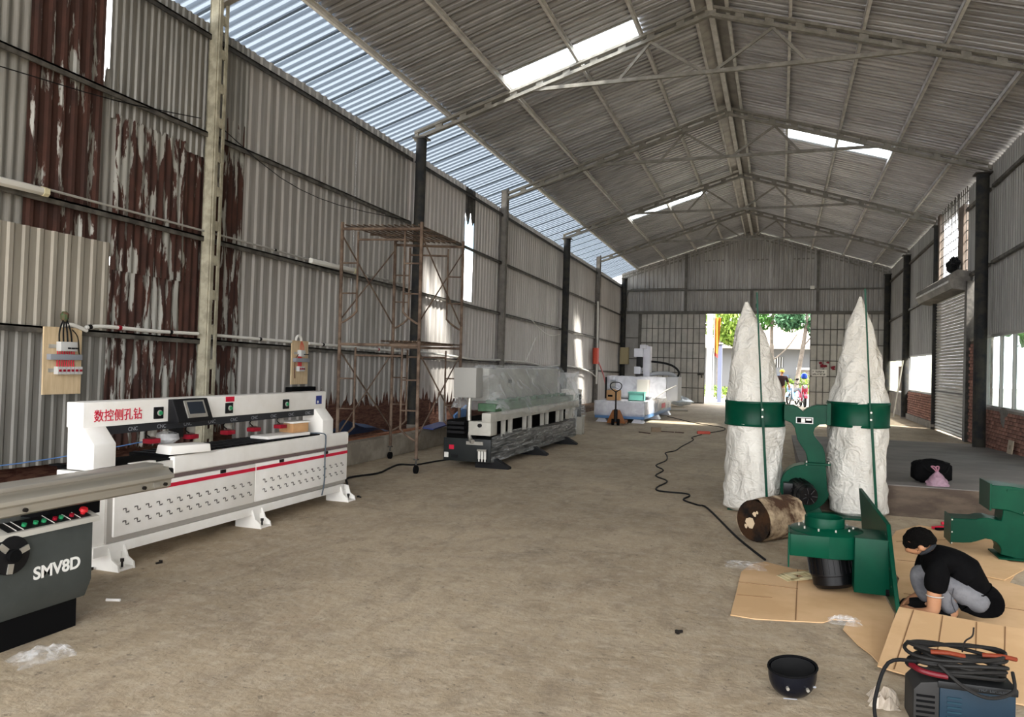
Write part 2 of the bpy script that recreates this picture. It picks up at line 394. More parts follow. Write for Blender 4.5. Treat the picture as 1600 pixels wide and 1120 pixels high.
# broken sheet high up between two columns, with a pale blue plastic sheet pushed into the hole
lsheet(17.44, .44, 3.22, 6.12, m_zinc2, .2, .024, off=.012)
lsheet(16.8, .68, 5.2, 6.12, m_steel, .2, .03, off=.01, jag=.45)
m_bluepl = translucent('blue_plastic_sheet', '#9fc4dc', .08)
lsheet(16.8, .67, 4.55, 5.45, m_bluepl, .2, .03, off=-.01, topjag=.25)
lsheet(-5.2, 9.3, .3, 6.12, m_zinc_old, .2, .03)
M().bb(XL-.35, XL-.2, 4-Y0, 36.1-Y0, 0, 1.4).obj('low_brick_wall', mat('dark_brick', '#4a2c22', .95, 0, '#6b4a3b', 7, stretch=(1, 1, 5), bump=.6, space='World'), WL)
for b in range(len(BAYS)-1):
    a, c = BAYS[b]-Y0+.1, BAYS[b+1]-Y0-.1
    for gz, m in ((5.97, m_steel), (4.66, m_girt), (3.27, m_girt), (1.91, m_girt)):
        M().bb(XL+.0, XL+.075, a, c, gz-.05, gz-.03).bb(XL+.055, XL+.075, a, c, gz-.1, gz-.03).obj('girt', m, WL)
# ------------------------------------------------------------------ columns on the left
def slotted_column(y, x, label, xs=1, m_cream=m_cream):
    r = hall('column', label)
    yy = y-Y0
    M().bb(x-.12*xs, x+.02*xs, yy-.1, yy-.085, 0, EAVE+.25).bb(x-.12*xs, x-.1*xs, yy-.1, yy+.1, 0, EAVE+.25).obj('back_channel', m_cream, r)
    k = M().bb(x+.02*xs, x+.045*xs, yy-.09, yy-.03, 0, EAVE+.3).bb(x+.02*xs, x+.045*xs, yy+.03, yy+.08, 0, EAVE+.3)
    z = .1
    while z < EAVE+.2: k.bb(x+.02*xs, x+.045*xs, yy-.03, yy+.03, z, z+.13); z += .46
    k.obj('slotted_face', m_cream, r, bev=.004, seg=1)
    return r
def pipe_column(y, x, rad, label, top=EAVE, cz=.38):
    r = hall('column', label); yy = y-Y0
    M().cyl((x, yy, 0), (x, yy, top), rad, n=20).obj('shaft', m_column, r, smooth=True)
    M().bb(x-rad*1.3, x+rad*1.3, yy-rad*1.3, yy+rad*1.3, top, top+.03).obj('cap_plate', m_steel, r)
    M().cyl((x, yy, cz), (x, yy, cz+.08), rad*1.12, n=20).obj('base_collar', m_conc, r, smooth=True)
    return r
slotted_column(8.08, XL+.15, 'cream slotted steel column between rusty sheets on the left wall')
pipe_column(13.95, XL+.2, .11, 'dark round column behind the scaffold on the left wall')
slotted_column(19.35, XL+.12, 'slotted steel column behind the wrapped dark machine', m_cream=mat('grey_column', '#6b6660', .7, 0, '#7d7871', 6))
pipe_column(25.35, XL+.2, .12, 'dark round column on the left wall beyond the wrapped machine')
slotted_column(30.75, XL+.12, 'slotted column carrying a white pipe, next to the far left corner', m_cream=MATS['grey_column'])
pipe_column(35.9, XL+.15, .12, 'dark corner column at the far left end')
# kerb shelf at the wall foot
kb = struct('baseboard_left', 'low concrete kerb with rubble at the foot of the left wall')
M().prism([(-6.28, 0), (-6.24, .36), (-6.4, .4), (-6.4, 0)], 'y', 4, 19.2).obj('kerb', m_kerb, kb, bev=.015)
M().bb(-7.45, -6.4, 4, 35.9, 0, .12).obj('rubble_bed', m_rubble, kb)
M().bb(-6.5, -6.32, 10.2, 19, .36, .4).obj('brick_edge', mat('brick_orange', '#8a5b43', .95, 0, '#a87456', 8, space='World'), kb)
for i in range(60):
    yy = random.uniform(10.3, 18.5); s = random.uniform(.05, .12)
    M().box((0, 0, 0), (s*1.5, s, s*.7), (random.random(), random.random(), random.random()*3)).obj('rubble_stone', m_rubble if i % 3 else MATS['brick_orange'], kb, loc=(random.uniform(-7.1, -6.55), yy, .12+s*.3))
# ------------------------------------------------------------------ roof
RF = hall('ceiling', 'pitched corrugated steel roof seen from below')
SW = .868
def roof_sheet(x0, x1, width=SW, pitch=.174, depth=.095, lift=.31, step=.03):
    P = prof(pitch, depth, 'channel', width); n = len(P); vs = []
    for x in (x0, x1):
        for u, d in P: vs.append((x, u, raft(x)+lift+d+step*(1-u/width)))
    return M().add(vs, [(i, i+1, n+i+1, n+i) for i in range(n-1)])
def meshes(x0, x1, m, nm): return roof_sheet(x0, x1).mesh(nm, m, smooth=False, flip=False)
mL = meshes(-6.58, XM, m_roof, 'roof_sheet'); mLs = meshes(-8.15, -6.5, m_strip, 'eave_sheet')
mR = meshes(XM, 4.75, m_roof, 'roof_sheet')
mLa = meshes(-6.58, -5.18, m_roof, 'roof_sheet'); mLb = meshes(-5.22, -2.58, m_sky, 'skylight'); mLc = meshes(-2.62, XM, m_roof, 'roof_sheet')
mRa = meshes(XM, .06, m_roof, 'roof_sheet'); mRb = meshes(.02, 2.48, m_sky, 'skylight'); mRc = meshes(2.44, 4.75, m_roof, 'roof_sheet')
yy = -5.2; i = 0
while yy < 36.0:
    y1 = yy+SW
    a = any(abs(yy-q) < SW*.5 for q in (13.75, 25.9)); b = abs(yy-20.25) < SW*.5
    L_ = (('roof_sheet', mLa), ('skylight', mLb), ('roof_sheet', mLc)) if a else (('roof_sheet', mL),)
    R_ = (('roof_sheet', mRa), ('skylight', mRb), ('roof_sheet', mRc)) if b else (('roof_sheet', mR),)
    for nm, me in L_+R_+(('eave_sheet', mLs),): link(nm, me, RF, (0, yy-Y0, 0))
    yy += SW-.02; i += 1
# purlins
PUR = [-6.5, -5.18, -3.8, -2.6, -1.62, -1.04, .04, 1.22, 2.48, 3.7]
PURL = ['nearest the left eave, edging the pale strip', 'second from the left eave', 'third from the left eave', 'fourth from the left eave', 'just left of the ridge', 'just right of the ridge', 'fourth from the right eave', 'third from the right eave', 'second from the right eave', 'nearest the right eave']
for x, pl_ in zip(PUR, PURL):
    z = raft(x)+.2; o = hall('purlin', 'light grey roof purlin '+pl_)
    M().bb(x-.03, x+.03, -13.2, 28.05, z+.09, z+.105).bb(x-.03, x-.02, -13.2, 28.05, z, z+.1).bb(x-.03, x+.03, -13.2, 28.05, z, z+.012).obj('channel', m_purl, o)
rc = hall('trim_1', 'folded grey ridge flashing under the roof ridge')
for s in (-1, 1):
    M().add([(XM+s*.04, -13.2, APEX+.26), (XM+s*.3, -13.2, APEX+.17), (XM+s*.3, 28, APEX+.17), (XM+s*.04, 28, APEX+.26)], [(0, 1, 2, 3)]).obj('flashing', mat('flashing', '#8d8a86', .45, .4, '#a5a29d', 3), rc)
M().bb(XM-.05, XM+.05, -13.2, 28, APEX+.1, APEX+.2).obj('ridge_beam', m_purl, rc)
# trusses
def slope_bar(k, x0, x1, lo, hi, y, w=.05):
    z0, z1 = raft(x0), raft(x1)
    k.add([(x0, y-w/2, z0+lo), (x1, y-w/2, z1+lo), (x1, y-w/2, z1+hi), (x0, y-w/2, z0+hi), (x0, y+w/2, z0+lo), (x1, y+w/2, z1+lo), (x1, y+w/2, z1+hi), (x0, y+w/2, z0+hi)],
          [(0, 1, 2, 3), (7, 6, 5, 4), (0, 4, 5, 1), (1, 5, 6, 2), (2, 6, 7, 3), (3, 7, 4, 0)])
NTH = ['nearest', 'second', 'third', 'fourth', 'fifth', 'farthest']
def truss(y, label, tie=True):
    r = hall('roof_truss', label); r['category'] = 'roof truss'; yy = y-Y0
    for s in (-1, 1):
        xe = XL+.05 if s < 0 else XR-.1
        k = M(); slope_bar(k, xe, XM, 0, .065, yy, .1); slope_bar(k, xe, XM, .145, .2, yy, .1)
        n = 11; L0 = XM-xe
        for i in range(n+1):
            c = xe+L0*i/n; a = c-.075 if i else c; b = c+.075
            if i == n: a, b = c-.16*s*-1 if False else c-.1*(1 if s < 0 else -1), c
            slope_bar(k, a, b, .06, .15, yy, .05)
        k.obj('rafter', m_paint, r)
    if tie:
        tz = raft(-4.75)+.02
        za, zb = raft(-4.72)-.0, raft(2.05)+.0
        def tiez(x): return 7.12+(.05)*abs(x-XM)/3.4-.02
        M().bar((-4.75, yy, tiez(-4.75)), (2.08, yy, tiez(2.08)), .06, .07).obj('tie_bar', m_paint, r)
        for s in (-1, 1):
            p = (XM+s*1.08, yy, raft(XM+1.08)-.01)
            M().bar((XM+s*.04, yy, tiez(XM)+.02), p, .04, .05).obj('brace', m_paint, r)
            M().bar(p, (XM+s*1.68, yy, tiez(XM+1.68)+.02), .04, .05).obj('brace', m_paint, r)
    return r
truss(2.2, 'steel roof truss over the camera end of the hall')
truss(8.08, 'steel rafter frame resting on the cream slotted column, cut by the upper edge')
for y, n in zip(BAYS[2:6], ('nearest roof truss with V braces, the whole of which is in view', 'second roof truss with V braces, from the slotted column', 'third roof truss with V braces, halfway to the gate wall', 'fourth roof truss with V braces, just before the gate wall')): truss(y, n)
truss(36.0, 'roof frame against the far gable wall above the gate', True)
# ================================================================== right wall
WR = struct('wall_right', 'right wall of ribbed grey sheets over brick, with windows and a shutter')
WRU = hall('wall_right_upper', 'upper right wall of ribbed grey steel sheets')
def rsheet(y, wd, z0, z1, m=m_side, pitch=.17, depth=.028, off=0.):
    me = wall_sheet(wd, z1-z0, pitch, depth)
    me.v = [(-a, b, c) for a, b, c in me.v]
    return me.obj('sheet', m, WRU, flip=False, loc=(XR+.05-off, y-Y0, z0))
def rrun(a, b, z0a, z1, w=1.0):
    y = a; i = 0
    while y < b-.05:
        wd = min(w, b-y); rsheet(y, wd, z0a+TILT*(y+wd/2-Y0), z1, off=.01*(i % 2)); y += wd-.01; i += 1
rrun(12.4, 20.35, 2.55, 6.62); rrun(20.3, 21.75, 3.95, 6.62, .75); rrun(25.2, 30.75, 2.26, 6.62); rrun(30.7, 36.05, 2.18, 6.62)
rsheet(-5.2, 17.65, 2.55, 6.62)
for b in range(3, len(BAYS)-1):
    pass
for a, c in ((2.3, 13.9), (14.0, 19.2), (19.5, 21.7), (25.5, 30.65), (30.85, 35.9)):
    for gz in (6.05, 4.35): M().bb(XR-.06, XR+.01, a-Y0, c-Y0, gz-.04, gz+.03).obj('girt', m_girt, WRU)
m_brick = mat('red_brick', '#83594d', .95, 0, '#9d7566', 6, bump=.4, bscale=40, rnd=.3)
m_mortar = mat('mortar', '#4e453d', 1, 0, '#6a5f54', 8, space='World')
bm_ = M().bb(-.045, .045, -.098, .098, -.034, .034).mesh('brick', m_brick, bev=.006, seg=1)
def bricks(y0, y1, z0, z1, x, lim=400):
    n = 0; z = z0+.04; r = 0
    while z < z1-.02:
        y = y0+.1+(.105 if r % 2 else 0)
        while y < y1-.08:
            link('brick', bm_, WR, (x+random.uniform(-.006, .006), y, z), (random.uniform(-.01, .01), 0, random.uniform(-.02, .02))); y += .208; n += 1
        z += .079; r += 1
M().bb(XR+.0, XR+.1, -5.2, 19.7, 0, .9).obj('mortar_backing', m_mortar, WR)
bricks(16.5, 19.7, .02, .88, XR+.01)
M().bb(XR-.03, XR+.12, -5.2, 19.75, .88, .93).obj('window_ledge', m_conc, WR)
pl = M()
for i in range(14):
    t = 2*PI*i/14; pl.v.append((XR-.035, 18.15+.36*math.cos(t)*(1 if math.sin(t) > 0 else .55), .86+(.12 if math.sin(t) > 0 else .3)*math.sin(t)+random.uniform(-.03, .03)))
pl.v.append((XR-.07, 18.15, .84)); pl.f = [(i, (i+1) % 14, 14) for i in range(14)]
pl.obj('cement_patch', mat('fresh_cement', '#6f6a64', .95, 0, '#7d7871', 8, bump=.5), WR)
M().bb(XR-.02, XR+.3, 20.45, 21.12, 0, 2.5).obj('brick_pier_core', m_mortar, WR)
bricks(20.45, 21.12, .02, 2.45, XR-.03)
M().bb(XR-.05, XR+.3, 20.42, 21.15, 2.46, 2.54).obj('pier_cap', m_conc, WR)
M().bb(XR, XR+.1, 25.6, 30.7, 0, 1.0).obj('mortar_backing', m_mortar, WR)
bricks(25.6, 30.6, .2, .98, XR+.0)
M().bb(XR-.08, XR+.1, 25.5, 30.7, 0, .2).bb(XR-.02, XR+.1, 30.8, 36, 0, .85).obj('cement_base', m_conc, WR)
# windows
m_frame = mat('window_frame_grey', '#8f8d88', .5, .3)
def glass(name, tint=(.86, .92, .93), haze=.12):
    if name in MATS: return MATS[name]
    m = bpy.data.materials.new(name); m.use_nodes = True; t = m.node_tree; n = t.nodes; L = t.links.new; n.remove(n['Principled BSDF'])
    tr = n.new('ShaderNodeBsdfTransparent'); tr.inputs[0].default_value = (*tint, 1); g = n.new('ShaderNodeBsdfGlossy'); g.inputs['Roughness'].default_value = .08; g.inputs[0].default_value = (.8, .85, .85, 1)
    d = n.new('ShaderNodeBsdfTranslucent'); d.inputs[0].default_value = (.7, .75, .75, 1)
    tc = n.new('ShaderNodeTexCoord'); nz = n.new('ShaderNodeTexNoise'); nz.inputs['Scale'].default_value = 3; nz.inputs['Detail'].default_value = 6; L(tc.outputs['Object'], nz.inputs[0])
    mr = n.new('ShaderNodeMapRange'); mr.inputs[1].default_value = .45; mr.inputs[2].default_value = .7; mr.inputs[3].default_value = haze*.3; mr.inputs[4].default_value = haze*1.6; L(nz.outputs[0], mr.inputs[0])
    a = n.new('ShaderNodeMixShader'); L(mr.outputs[0], a.inputs[0]); L(tr.outputs[0], a.inputs[1]); L(d.outputs[0], a.inputs[2])
    b = n.new('ShaderNodeMixShader'); b.inputs[0].default_value = .07; L(a.outputs[0], b.inputs[1]); L(g.outputs[0], b.inputs[2])
    L(b.outputs[0], n['Material Output'].inputs[0]); MATS[name] = m; return m
m_glass = glass('dusty_glass')
W1 = struct('window_1', 'dusty framed window band above the red brick wall on the right')
ys = [19.72, 18.62, 17.66, 16.7, 15.7, 14.7, 13.7, 12.7]
for a, b in zip(ys, ys[1:]):
    M().bb(XR+.04, XR+.045, b+.03, a-.03, .96, 2.5).obj('pane', m_glass, W1)
for y in ys: M().bb(XR, XR+.07, y-.03, y+.03, .93, 2.54).obj('mullion', m_frame, W1)
for z in (.95, 2.52): M().bb(XR-.005, XR+.075, 12.7, 19.75, z-.03, z+.03).obj('rail', m_frame, W1)
def milky(name, label, y0, y1, z0, z1, n):
    r = struct(name, label); w_ = (y1-y0)/n
    for i in range(n):
        wall_sheet(w_-.02, z1-z0, .14, .02).obj('milky_sheet', m_poly, r, flip=False, loc=(XR+.03+.01*(i % 2), y0+i*w_, z0))
    M().bb(XR+.0, XR+.04, y0, y1, z0-.03, z0+.02).bb(XR+.0, XR+.04, y0, y1, z1-.02, z1+.03).obj('frame', m_frame, r)
    return r
r = milky('window_2', 'milky plastic window strip right after the roller shutter', 25.75, 30.6, 1.03, 2.25, 6)
r = milky('window_3', 'farthest milky window strip with a brown board in it, by the gate wall', 30.95, 35.9, .88, 2.15, 6)
M().bb(XR-.0, XR+.02, 32.3, 33.2, .95, 1.9).obj('board', mat('brown_board', '#7a6c5f', .9, 0, '#8a7b6c', 4), r)
# roller shutter
D2 = struct('door_1', 'closed steel roller shutter with horizontal slats in the right wall')
m_slat = mat('shutter_slat', '#96948f', .5, .35, '#b3b1ab', 2.5, stretch=(1, .3, 6), rnd=.12, space='World')
sl = M()
P = [(0, 0), (-.022, .018), (-.03, .042), (-.022, .066), (0, .084)]
sl.v = [(a, b, c) for b in (21.42, 25.44) for a, c in P]; sl.f = [(i, i+1, 6+i, 5+i) for i in range(4)]
slm = sl.mesh('slat', m_slat, smooth=True, flip=False); z = .03; i = 0
while z < 3.74: link('slat', slm, D2, (XR-.04, 0, z)); z += .085; i += 1
M().bb(XR-.12, XR+.06, 21.16, 21.42, 0, 3.95).obj('door_post', m_steel, D2)
M().bb(XR-.1, XR+.0, 25.44, 25.52, 0, 3.8).obj('guide_rail', m_steel, D2)
for i in range(40): M().bb(XR-.13, XR-.1, 25.43, 25.5, .1+i*.09, .14+i*.09).obj('guide_tooth', m_steel, D2)
M().bb(XR-.07, XR-.055, 21.5, 25.4, 1.13, 1.17).obj('lock_bar', m_steel, D2)
M().prism([(XR-.5, 3.95), (XR-.42, 3.78), (XR-.1, 3.72), (XR-.02, 3.8), (XR-.02, 4.2), (XR-.3, 4.25), (XR-.48, 4.12)], 'y', 21.3, 26.1).obj('shutter_housing', mat('galvanised_housing', '#5f5c58', .6, .2, '#77736e', 4, stretch=(1, .3, 1)), D2)
M().bb(XR-.505, XR-.47, 21.3, 26.1, 3.93, 3.98).obj('housing_lip', m_purl, D2)
# barred opening above the shutter
W4 = struct('window_4', 'open barred window high above the roller shutter')
for i in range(15): M().cyl((XR, 21.95+i*.22, 4.15), (XR, 21.95+i*.22, 6.45), .011, n=5).obj('bar', m_steel, W4)
for k in range(9): M().cyl((XR, 21.8, 4.3+k*.25), (XR, 25.15, 4.3+k*.25), .012, n=5).obj('crossbar', m_steel, W4)
M().bb(XR-.06, XR+.06, 22.0, 22.62, 4.1, 6.0).obj('board', mat('board_brown', '#6b5f56', .85, 0, '#7b7067', 4), W4)
M().bb(XR-.05, XR+.05, 25.15, 25.5, 3.9, 6.35).obj('board', MATS['board_brown'], W4)
for i in range(5):
    yy = 22.8+i*.42; M().bar((XR-.02, yy, 5.7+random.uniform(-.3, .2)), (XR-.02, yy+.06, 6.5), .02, .02).obj('torn_strip', m_steel, W4)
pipe_column(19.35, XR-.2, .13, 'dark round column between the brick pier and the window', EAVE, .1)
pipe_column(25.35, XR-.05, .1, 'brownish column behind the roller shutter')
pipe_column(30.75, XR-.1, .12, 'dark round column between the two milky windows on the right')
pipe_column(35.85, XR-.12, .12, 'dark corner column at the far right end')
# ================================================================== gate wall
YE = 36.1
WE = struct('wall_end', 'far gable wall of weathered ribbed sheets above the gate')
def roofz(x, y=YE): return hz(y, raft(x)+.3)
x = -7.3; i = 0
while x < 4.4:
    wd = min(.98, 4.42-x); P = prof(.2, .03, 'trap', wd); n = len(P); k = M()
    for u, d in P: k.v.append((x+u, YE-d-.01*(i % 2), 4.26))
    for u, d in P: k.v.append((x+u, YE-d-.01*(i % 2), roofz(x+u)))
    k.f = [(j, j+1, n+j+1, n+j) for j in range(n-1)]
    k.obj('sheet', m_end, WE, flip=False); x += wd-.01; i += 1
m_beam = mat('gate_beam', '#55534e', .6, .2, '#68655f', 3)
M().bb(-7.3, 4.4, YE-.16, YE-.03, 4.17, 4.3).obj('header_beam', m_beam, WE)
M().bb(-7.1, 4.3, YE-.12, YE-.04, 5.24, 5.31).obj('rail', m_beam, WE)
for px, z1 in ((-4.24, roofz(-4.24)-.1), (1.5, roofz(1.5)-.1), (-1.3, 5.25)): M().bb(px-.06, px+.06, YE-.13, YE-.03, 4.25, z1).obj('post', m_beam, WE)
M().bb(-7.5, -6.36, YE-.03, YE, 0, 4.3).obj('side_sheet', m_end, WE)
for z in (1.0, 2.0, 3.0): M().bb(-7.2, -6.4, YE-.07, YE-.03, z, z+.05).obj('rail', m_beam, WE)
M().bb(-6.42, -6.28, YE-.12, YE+.02, 0, 4.2).obj('gate_post', m_beam, WE)
M().bb(4.22, 4.5, YE-.1, YE, 0, 4.2).obj('gate_post', m_beam, WE)
M().tube(smoothpath([(-7.0, YE-.1, 4.45), (-7.0, YE-.1, 5.0), (-6.85, YE-.12, 5.3), (-6.4, YE-.12, 5.35), (-4.2, YE-.13, 5.36)], 4), .018, 6).obj('conduit', m_girt, WE)
M().bb(1.18, 1.36, YE-.16, YE-.12, 5.27, 5.42).obj('junction_box', m_white, WE)
m_cell = mat('gate_panel', '#a9a7a1', .6, .05, '#bbb8b1', 2, rnd=.09, space='World')
def gate(name, label, x0, x1, nc):
    r = struct(name, label); w_ = (x1-x0)/nc; h = 4.15/6
    cell = M().prism([(0, 0), (.04, -.012), (w_-.04, -.012), (w_-.012, 0)], 'z', 0, h-.04).mesh('panel', m_cell)
    for c in range(nc):
        for q in range(6): link('panel', cell, r, (x0+c*w_+.006, YE-.05, .03+q*h+.02))
    M().bb(x0, x1, YE-.03, YE-.024, .02, 4.16).obj('leak_stop_sheet', m_cell, r)  # extra sheet added behind the leaf to stop sun leaking between panels
    for q in range(7): M().bb(x0, x1, YE-.1, YE-.03, q*h+.005, q*h+(.05 if q % 2 == 0 else .035)+.005).obj('rail', m_beam, r)
    for c in range(nc+1): M().bb(x0+c*w_-.012, x0+c*w_+.012, YE-.07, YE-.02, .02, 4.15).obj('stile', m_beam, r)
    return r
gl = gate('door_2', 'left sliding gate leaf of grey framed panels behind the wrapped router', -6.3, -3.31, 11)
M().bb(-3.62, -3.34, YE-.14, YE-.07, 1.32, 1.42).cyl((-3.42, YE-.16, 1.2), (-3.42, YE-.16, 1.35), .04, n=8).obj('latch', m_steel, gl)
gr = gate('door_3', 'right sliding gate leaf of grey framed panels with a white sign', 1.24, 4.24, 11)
sg = M().bb(0, .6, -.01, 0, 0, .3).obj('sign_plate', m_white, None, loc=(1.33, YE-.11, 1.41)); tag(sg, 'small white notice with dark lettering on the right gate leaf', 'sign')
for k in (0, 1):
    illegible(sg, .03, .57, -.0105, .17-k*.12, .25-k*.12, mat('sign_ink', '#222022', .7), 9)
m_red = mat('red_paint', '#7a1f2c', .7)
st = thing('painted_mark', 'smeared dark red painted mark above the notice on the gate', 'graffiti', (1.64, YE-.125, 1.7))
for k in range(9):
    c = Vector((random.uniform(.02, .4), -.005, random.uniform(.12, .36))) if k < 6 else Vector((.45+random.uniform(0, .16), -.005, random.uniform(.02, .14)))
    b = M(); n = 9; b.v = [(c.x+random.uniform(.05, .1)*math.cos(2*PI*i/n), c.y-.0005*k, c.z+random.uniform(.035, .07)*math.sin(2*PI*i/n)) for i in range(n)]; b.f = [tuple(range(n))]
    b.obj('paint_patch', m_red, st)
# ================================================================== outside
m_yard = mat('bright_yard', '#6f6a60', .95, 0, '#807a6f', .6, space='World')
S(M().bb(-60, 60, -40, 110, -.2, -.03).obj('ground', m_yard), 'pale sunlit yard outside the hall')
m_leaf1 = mat('leaf_green', '#2f5226', .7, 0, '#4c7238', 3, spec=.1); m_leaf2 = mat('leaf_lime', '#55702a', .7, 0, '#74883c', 3, spec=.1); m_leaf3 = mat('leaf_dark', '#2b4a33', .7, 0, '#456648', 3, spec=.1)
m_bark = mat('pale_bark', '#5a534c', .9, 0, '#716961', 5, bump=.4)
def leaves(n, blobs, size):
    k = M()
    for _ in range(n):
        c, rad = random.choice(blobs); 
        while True:
            d = Vector((random.uniform(-1, 1), random.uniform(-1, 1), random.uniform(-1, 1)))
            if d.length < 1: break
        p = Vector(c)+Vector((d.x*rad[0], d.y*rad[1], d.z*rad[2])); e = Euler((random.random()*6, random.random()*6, random.random()*6)).to_matrix(); s = size*random.uniform(.6, 1.3)
        q = [e @ Vector(v)*s+p for v in ((-.5, 0, 0), (0, -.22, .06), (.5, 0, 0), (0, .22, .06))]
        k.add(q, [(0, 1, 2, 3)])
    return k
def tree(name, label, base, trunk, branches, blobs, n, lm, size=.3, group=None):
    r = thing(name, label, 'tree', base, 0, group)
    M().tube(smoothpath(trunk, 4), [.14-.07*i/(len(trunk)*4) for i in range((len(trunk)-1)*4+1)], 8).obj('trunk', m_bark, r, smooth=True)
    for b in branches: M().tube(smoothpath(b, 3), .04, 6).obj('branch', m_bark, r, smooth=True)
    o = leaves(n, blobs, size).obj('foliage', lm, r, flip=False); o['kind'] = 'stuff'
    return r
G1 = 'trees in the yard outside the gate'
tree('leafy_tree', 'slim pale-trunked tree in the middle of the gate opening', (-.45, 50, 0), [(0, 0, 0), (.02, 0, 1.5), (-.05, 0, 2.6), (-.1, 0, 4.2), (0, 0, 5.5)],
     [[(-.05, 0, 2.2), (-.6, .1, 3.1), (-1, .2, 4)], [(-.05, 0, 2.2), (.8, 0, 3), (1.4, 0, 3.9)]], [((0, 0, 5.6), (1.5, 1.2, 1.3)), ((-1, 0, 4.8), (1, 1, .8)), ((1.0, 0, 4.9), (.9, 1, .9))], 2200, m_leaf1, .28, G1)
tree('leaning_tree', 'thicker leaning tree at the right side of the gate opening', (1.0, 46.3, 0), [(-.2, 0, 0), (0, 0, 1.6), (.2, 0, 3), (.4, 0, 4.6), (.5, 0, 6)],
     [[(.2, 0, 3), (.9, 0, 4), (1.2, 0, 5)]], [((.6, 0, 5.6), (1.4, 1.2, 1.6)), ((1.2, 0, 4.2), (.8, .8, 1)), ((-.6, 0, 4.6), (.8, .9, .6))], 2200, m_leaf3, .3, G1)
tree('palm_like_tree', 'bright green feathery tree at the left side of the gate opening', (-3.4, 46, 0), [(0, 0, 0), (0, 0, 2), (.1, 0, 3.6)],
     [[(.1, 0, 3.4), (-.8, 0, 4.4)], [(.1, 0, 3.4), (.9, 0, 4.2)]], [((0, 0, 4.6), (1.5, 1.2, 1.2)), ((.7, 0, 3.7), (.8, .8, .7))], 2000, m_leaf2, .32, G1)
for i, (x_, y_, s_, lm, lb) in enumerate(((-7.5, 54, 1.5, m_leaf3, 'dark tree far behind the left part of the yard'), (5.6, 53, 1.3, m_leaf1, 'tall green tree far behind the right part of the yard'), (9.5, 14, 1.1, m_leaf3, 'green tree outside the near right window'), (9.8, 24, 1.2, m_leaf1, 'green tree outside the roller shutter side'), (9, 33, 1.1, m_leaf1, 'green tree outside the far milky window'))):
    tree('leafy_tree', lb, (x_, y_, 0), [(0, 0, 0), (0, 0, 2*s_), (.2, 0, 4*s_)], [[(0, 0, 2*s_), (1, .3, 3*s_)]], [((0, 0, 4*s_), (1.8*s_, 1.8*s_, 1.6*s_)), ((.8, 0, 2.8*s_), (1.2*s_, 1.2*s_, s_))], 1600, lm, .4)
def bush(name, label, base, rad, lm, n=700, size=.14):
    r = thing(name, label, 'bush', base); M().cyl((0, 0, 0), (0, 0, rad[2]), .03, n=6).obj('stem', m_bark, r)
    o = leaves(n, [((0, 0, rad[2]*.95), rad)], size).obj('foliage', lm, r, flip=False); o['kind'] = 'stuff'
bush('bush', 'low yellow-green hedge at the left foot of the gate opening', (-3.5, 43.5, 0), (1.2, .5, .38), m_leaf2)
bush('bush', 'round yellow-green bush behind the parked motorbikes', (1.3, 47.5, 0), (.62, .6, .8), m_leaf2)
bush('bush', 'small yellow bush left of the leaning tree', (.5, 48.5, 0), (.35, .35, .6), m_leaf2)
bush('bush', 'yellow-green hedge outside the near right window', (7.2, 20.5, 0), (.6, 3.0, .62), m_leaf2, 1400, .2)
# house across the yard
hs = thing('house', 'pale house with a barred window across the yard', 'house', (0, 60, 0))
M().bb(-9, 9, 0, 5, 0, 3.2).obj('wall', mat('house_wall', '#6f7072', .9), hs)
M().bb(-9.5, 9.5, -1.2, 5.5, 3.2, 3.5).obj('eaves', mat('house_roof', '#857f78', .9), hs)
M().add([(-9.5, -1.2, 3.5), (9.5, -1.2, 3.5), (9.5, 5.5, 3.5), (-9.5, 5.5, 3.5), (-9.5, 2, 5.2), (9.5, 2, 5.2)], [(0, 1, 5, 4), (2, 3, 4, 5), (0, 4, 3), (1, 2, 5)]).obj('roof', mat('house_tiles', '#8d807a', .9, 0, '#7d716a', 4), hs)
wn = M().bb(-1.3, .2, -.06, 0, 1.85, 2.6).obj('window', mat('window_dark', '#2b2928', .5), hs)
for i in range(9): M().bb(-1.25+i*.17, -1.2+i*.17, -.1, -.06, 1.85, 2.6).obj('window_bar', m_white, wn)
M().bb(-1.6, .6, -.2, -.12, 0, 1.3).obj('blue_gate', mat('blue_gate', '#5f7186', .6), hs)
M().bb(1.2, 8, -2, -1.8, 0, 1.7).obj('garden_wall', mat('garden_wall', '#6d6560', .9), hs)
M().bb(1.1, 8, -2.1, -1.7, 1.7, 1.85).obj('wall_coping', m_white, hs)
po = thing('white_post', 'tall white post at the left edge of the gate opening', 'post', (-3.36, 39, -.03)); M().bb(-.13, .13, -.13, .13, 0, 6).obj('shaft', mat('white_paint', '#eeeeea', .6), po); M().bb(-.2, .2, -.2, .2, 0, .25).obj('foot', m_white, po)
pb = thing('blue_post', 'short pale blue post beside the white post outside', 'post', (-2.84, 39, -.03)); M().bb(-.1, .1, -.1, .1, 0, 2.9).obj('shaft', mat('pale_blue_paint', '#6f7690', .6), pb); M().bb(-.13, .13, -.13, .13, 2.9, 2.96).obj('cap', m_white, pb)
def flag(base, label, h, w_, m, m2):
    r = thing('flag', label, 'flag', base); M().cyl((0, 0, 0), (0, 0, h+.3), .02, n=8).obj('pole', m_white, r)
    M().grid(lambda i, j: (i/9*w_*(.6+.4*j/9), .05*math.sin(i*.9+j*.3), h-1.7*(1-j/9)-.12*i/9*(1-j/9)), 10, 10).obj('cloth', m, r, smooth=True, flip=False)
    M().grid(lambda i, j: (i/9*w_*.6, .05*math.sin(i*.9)-.004, h-1.7-.12*i/9-.18*(1-j/2)), 10, 3).obj('hem', m2, r, smooth=True, flip=False)
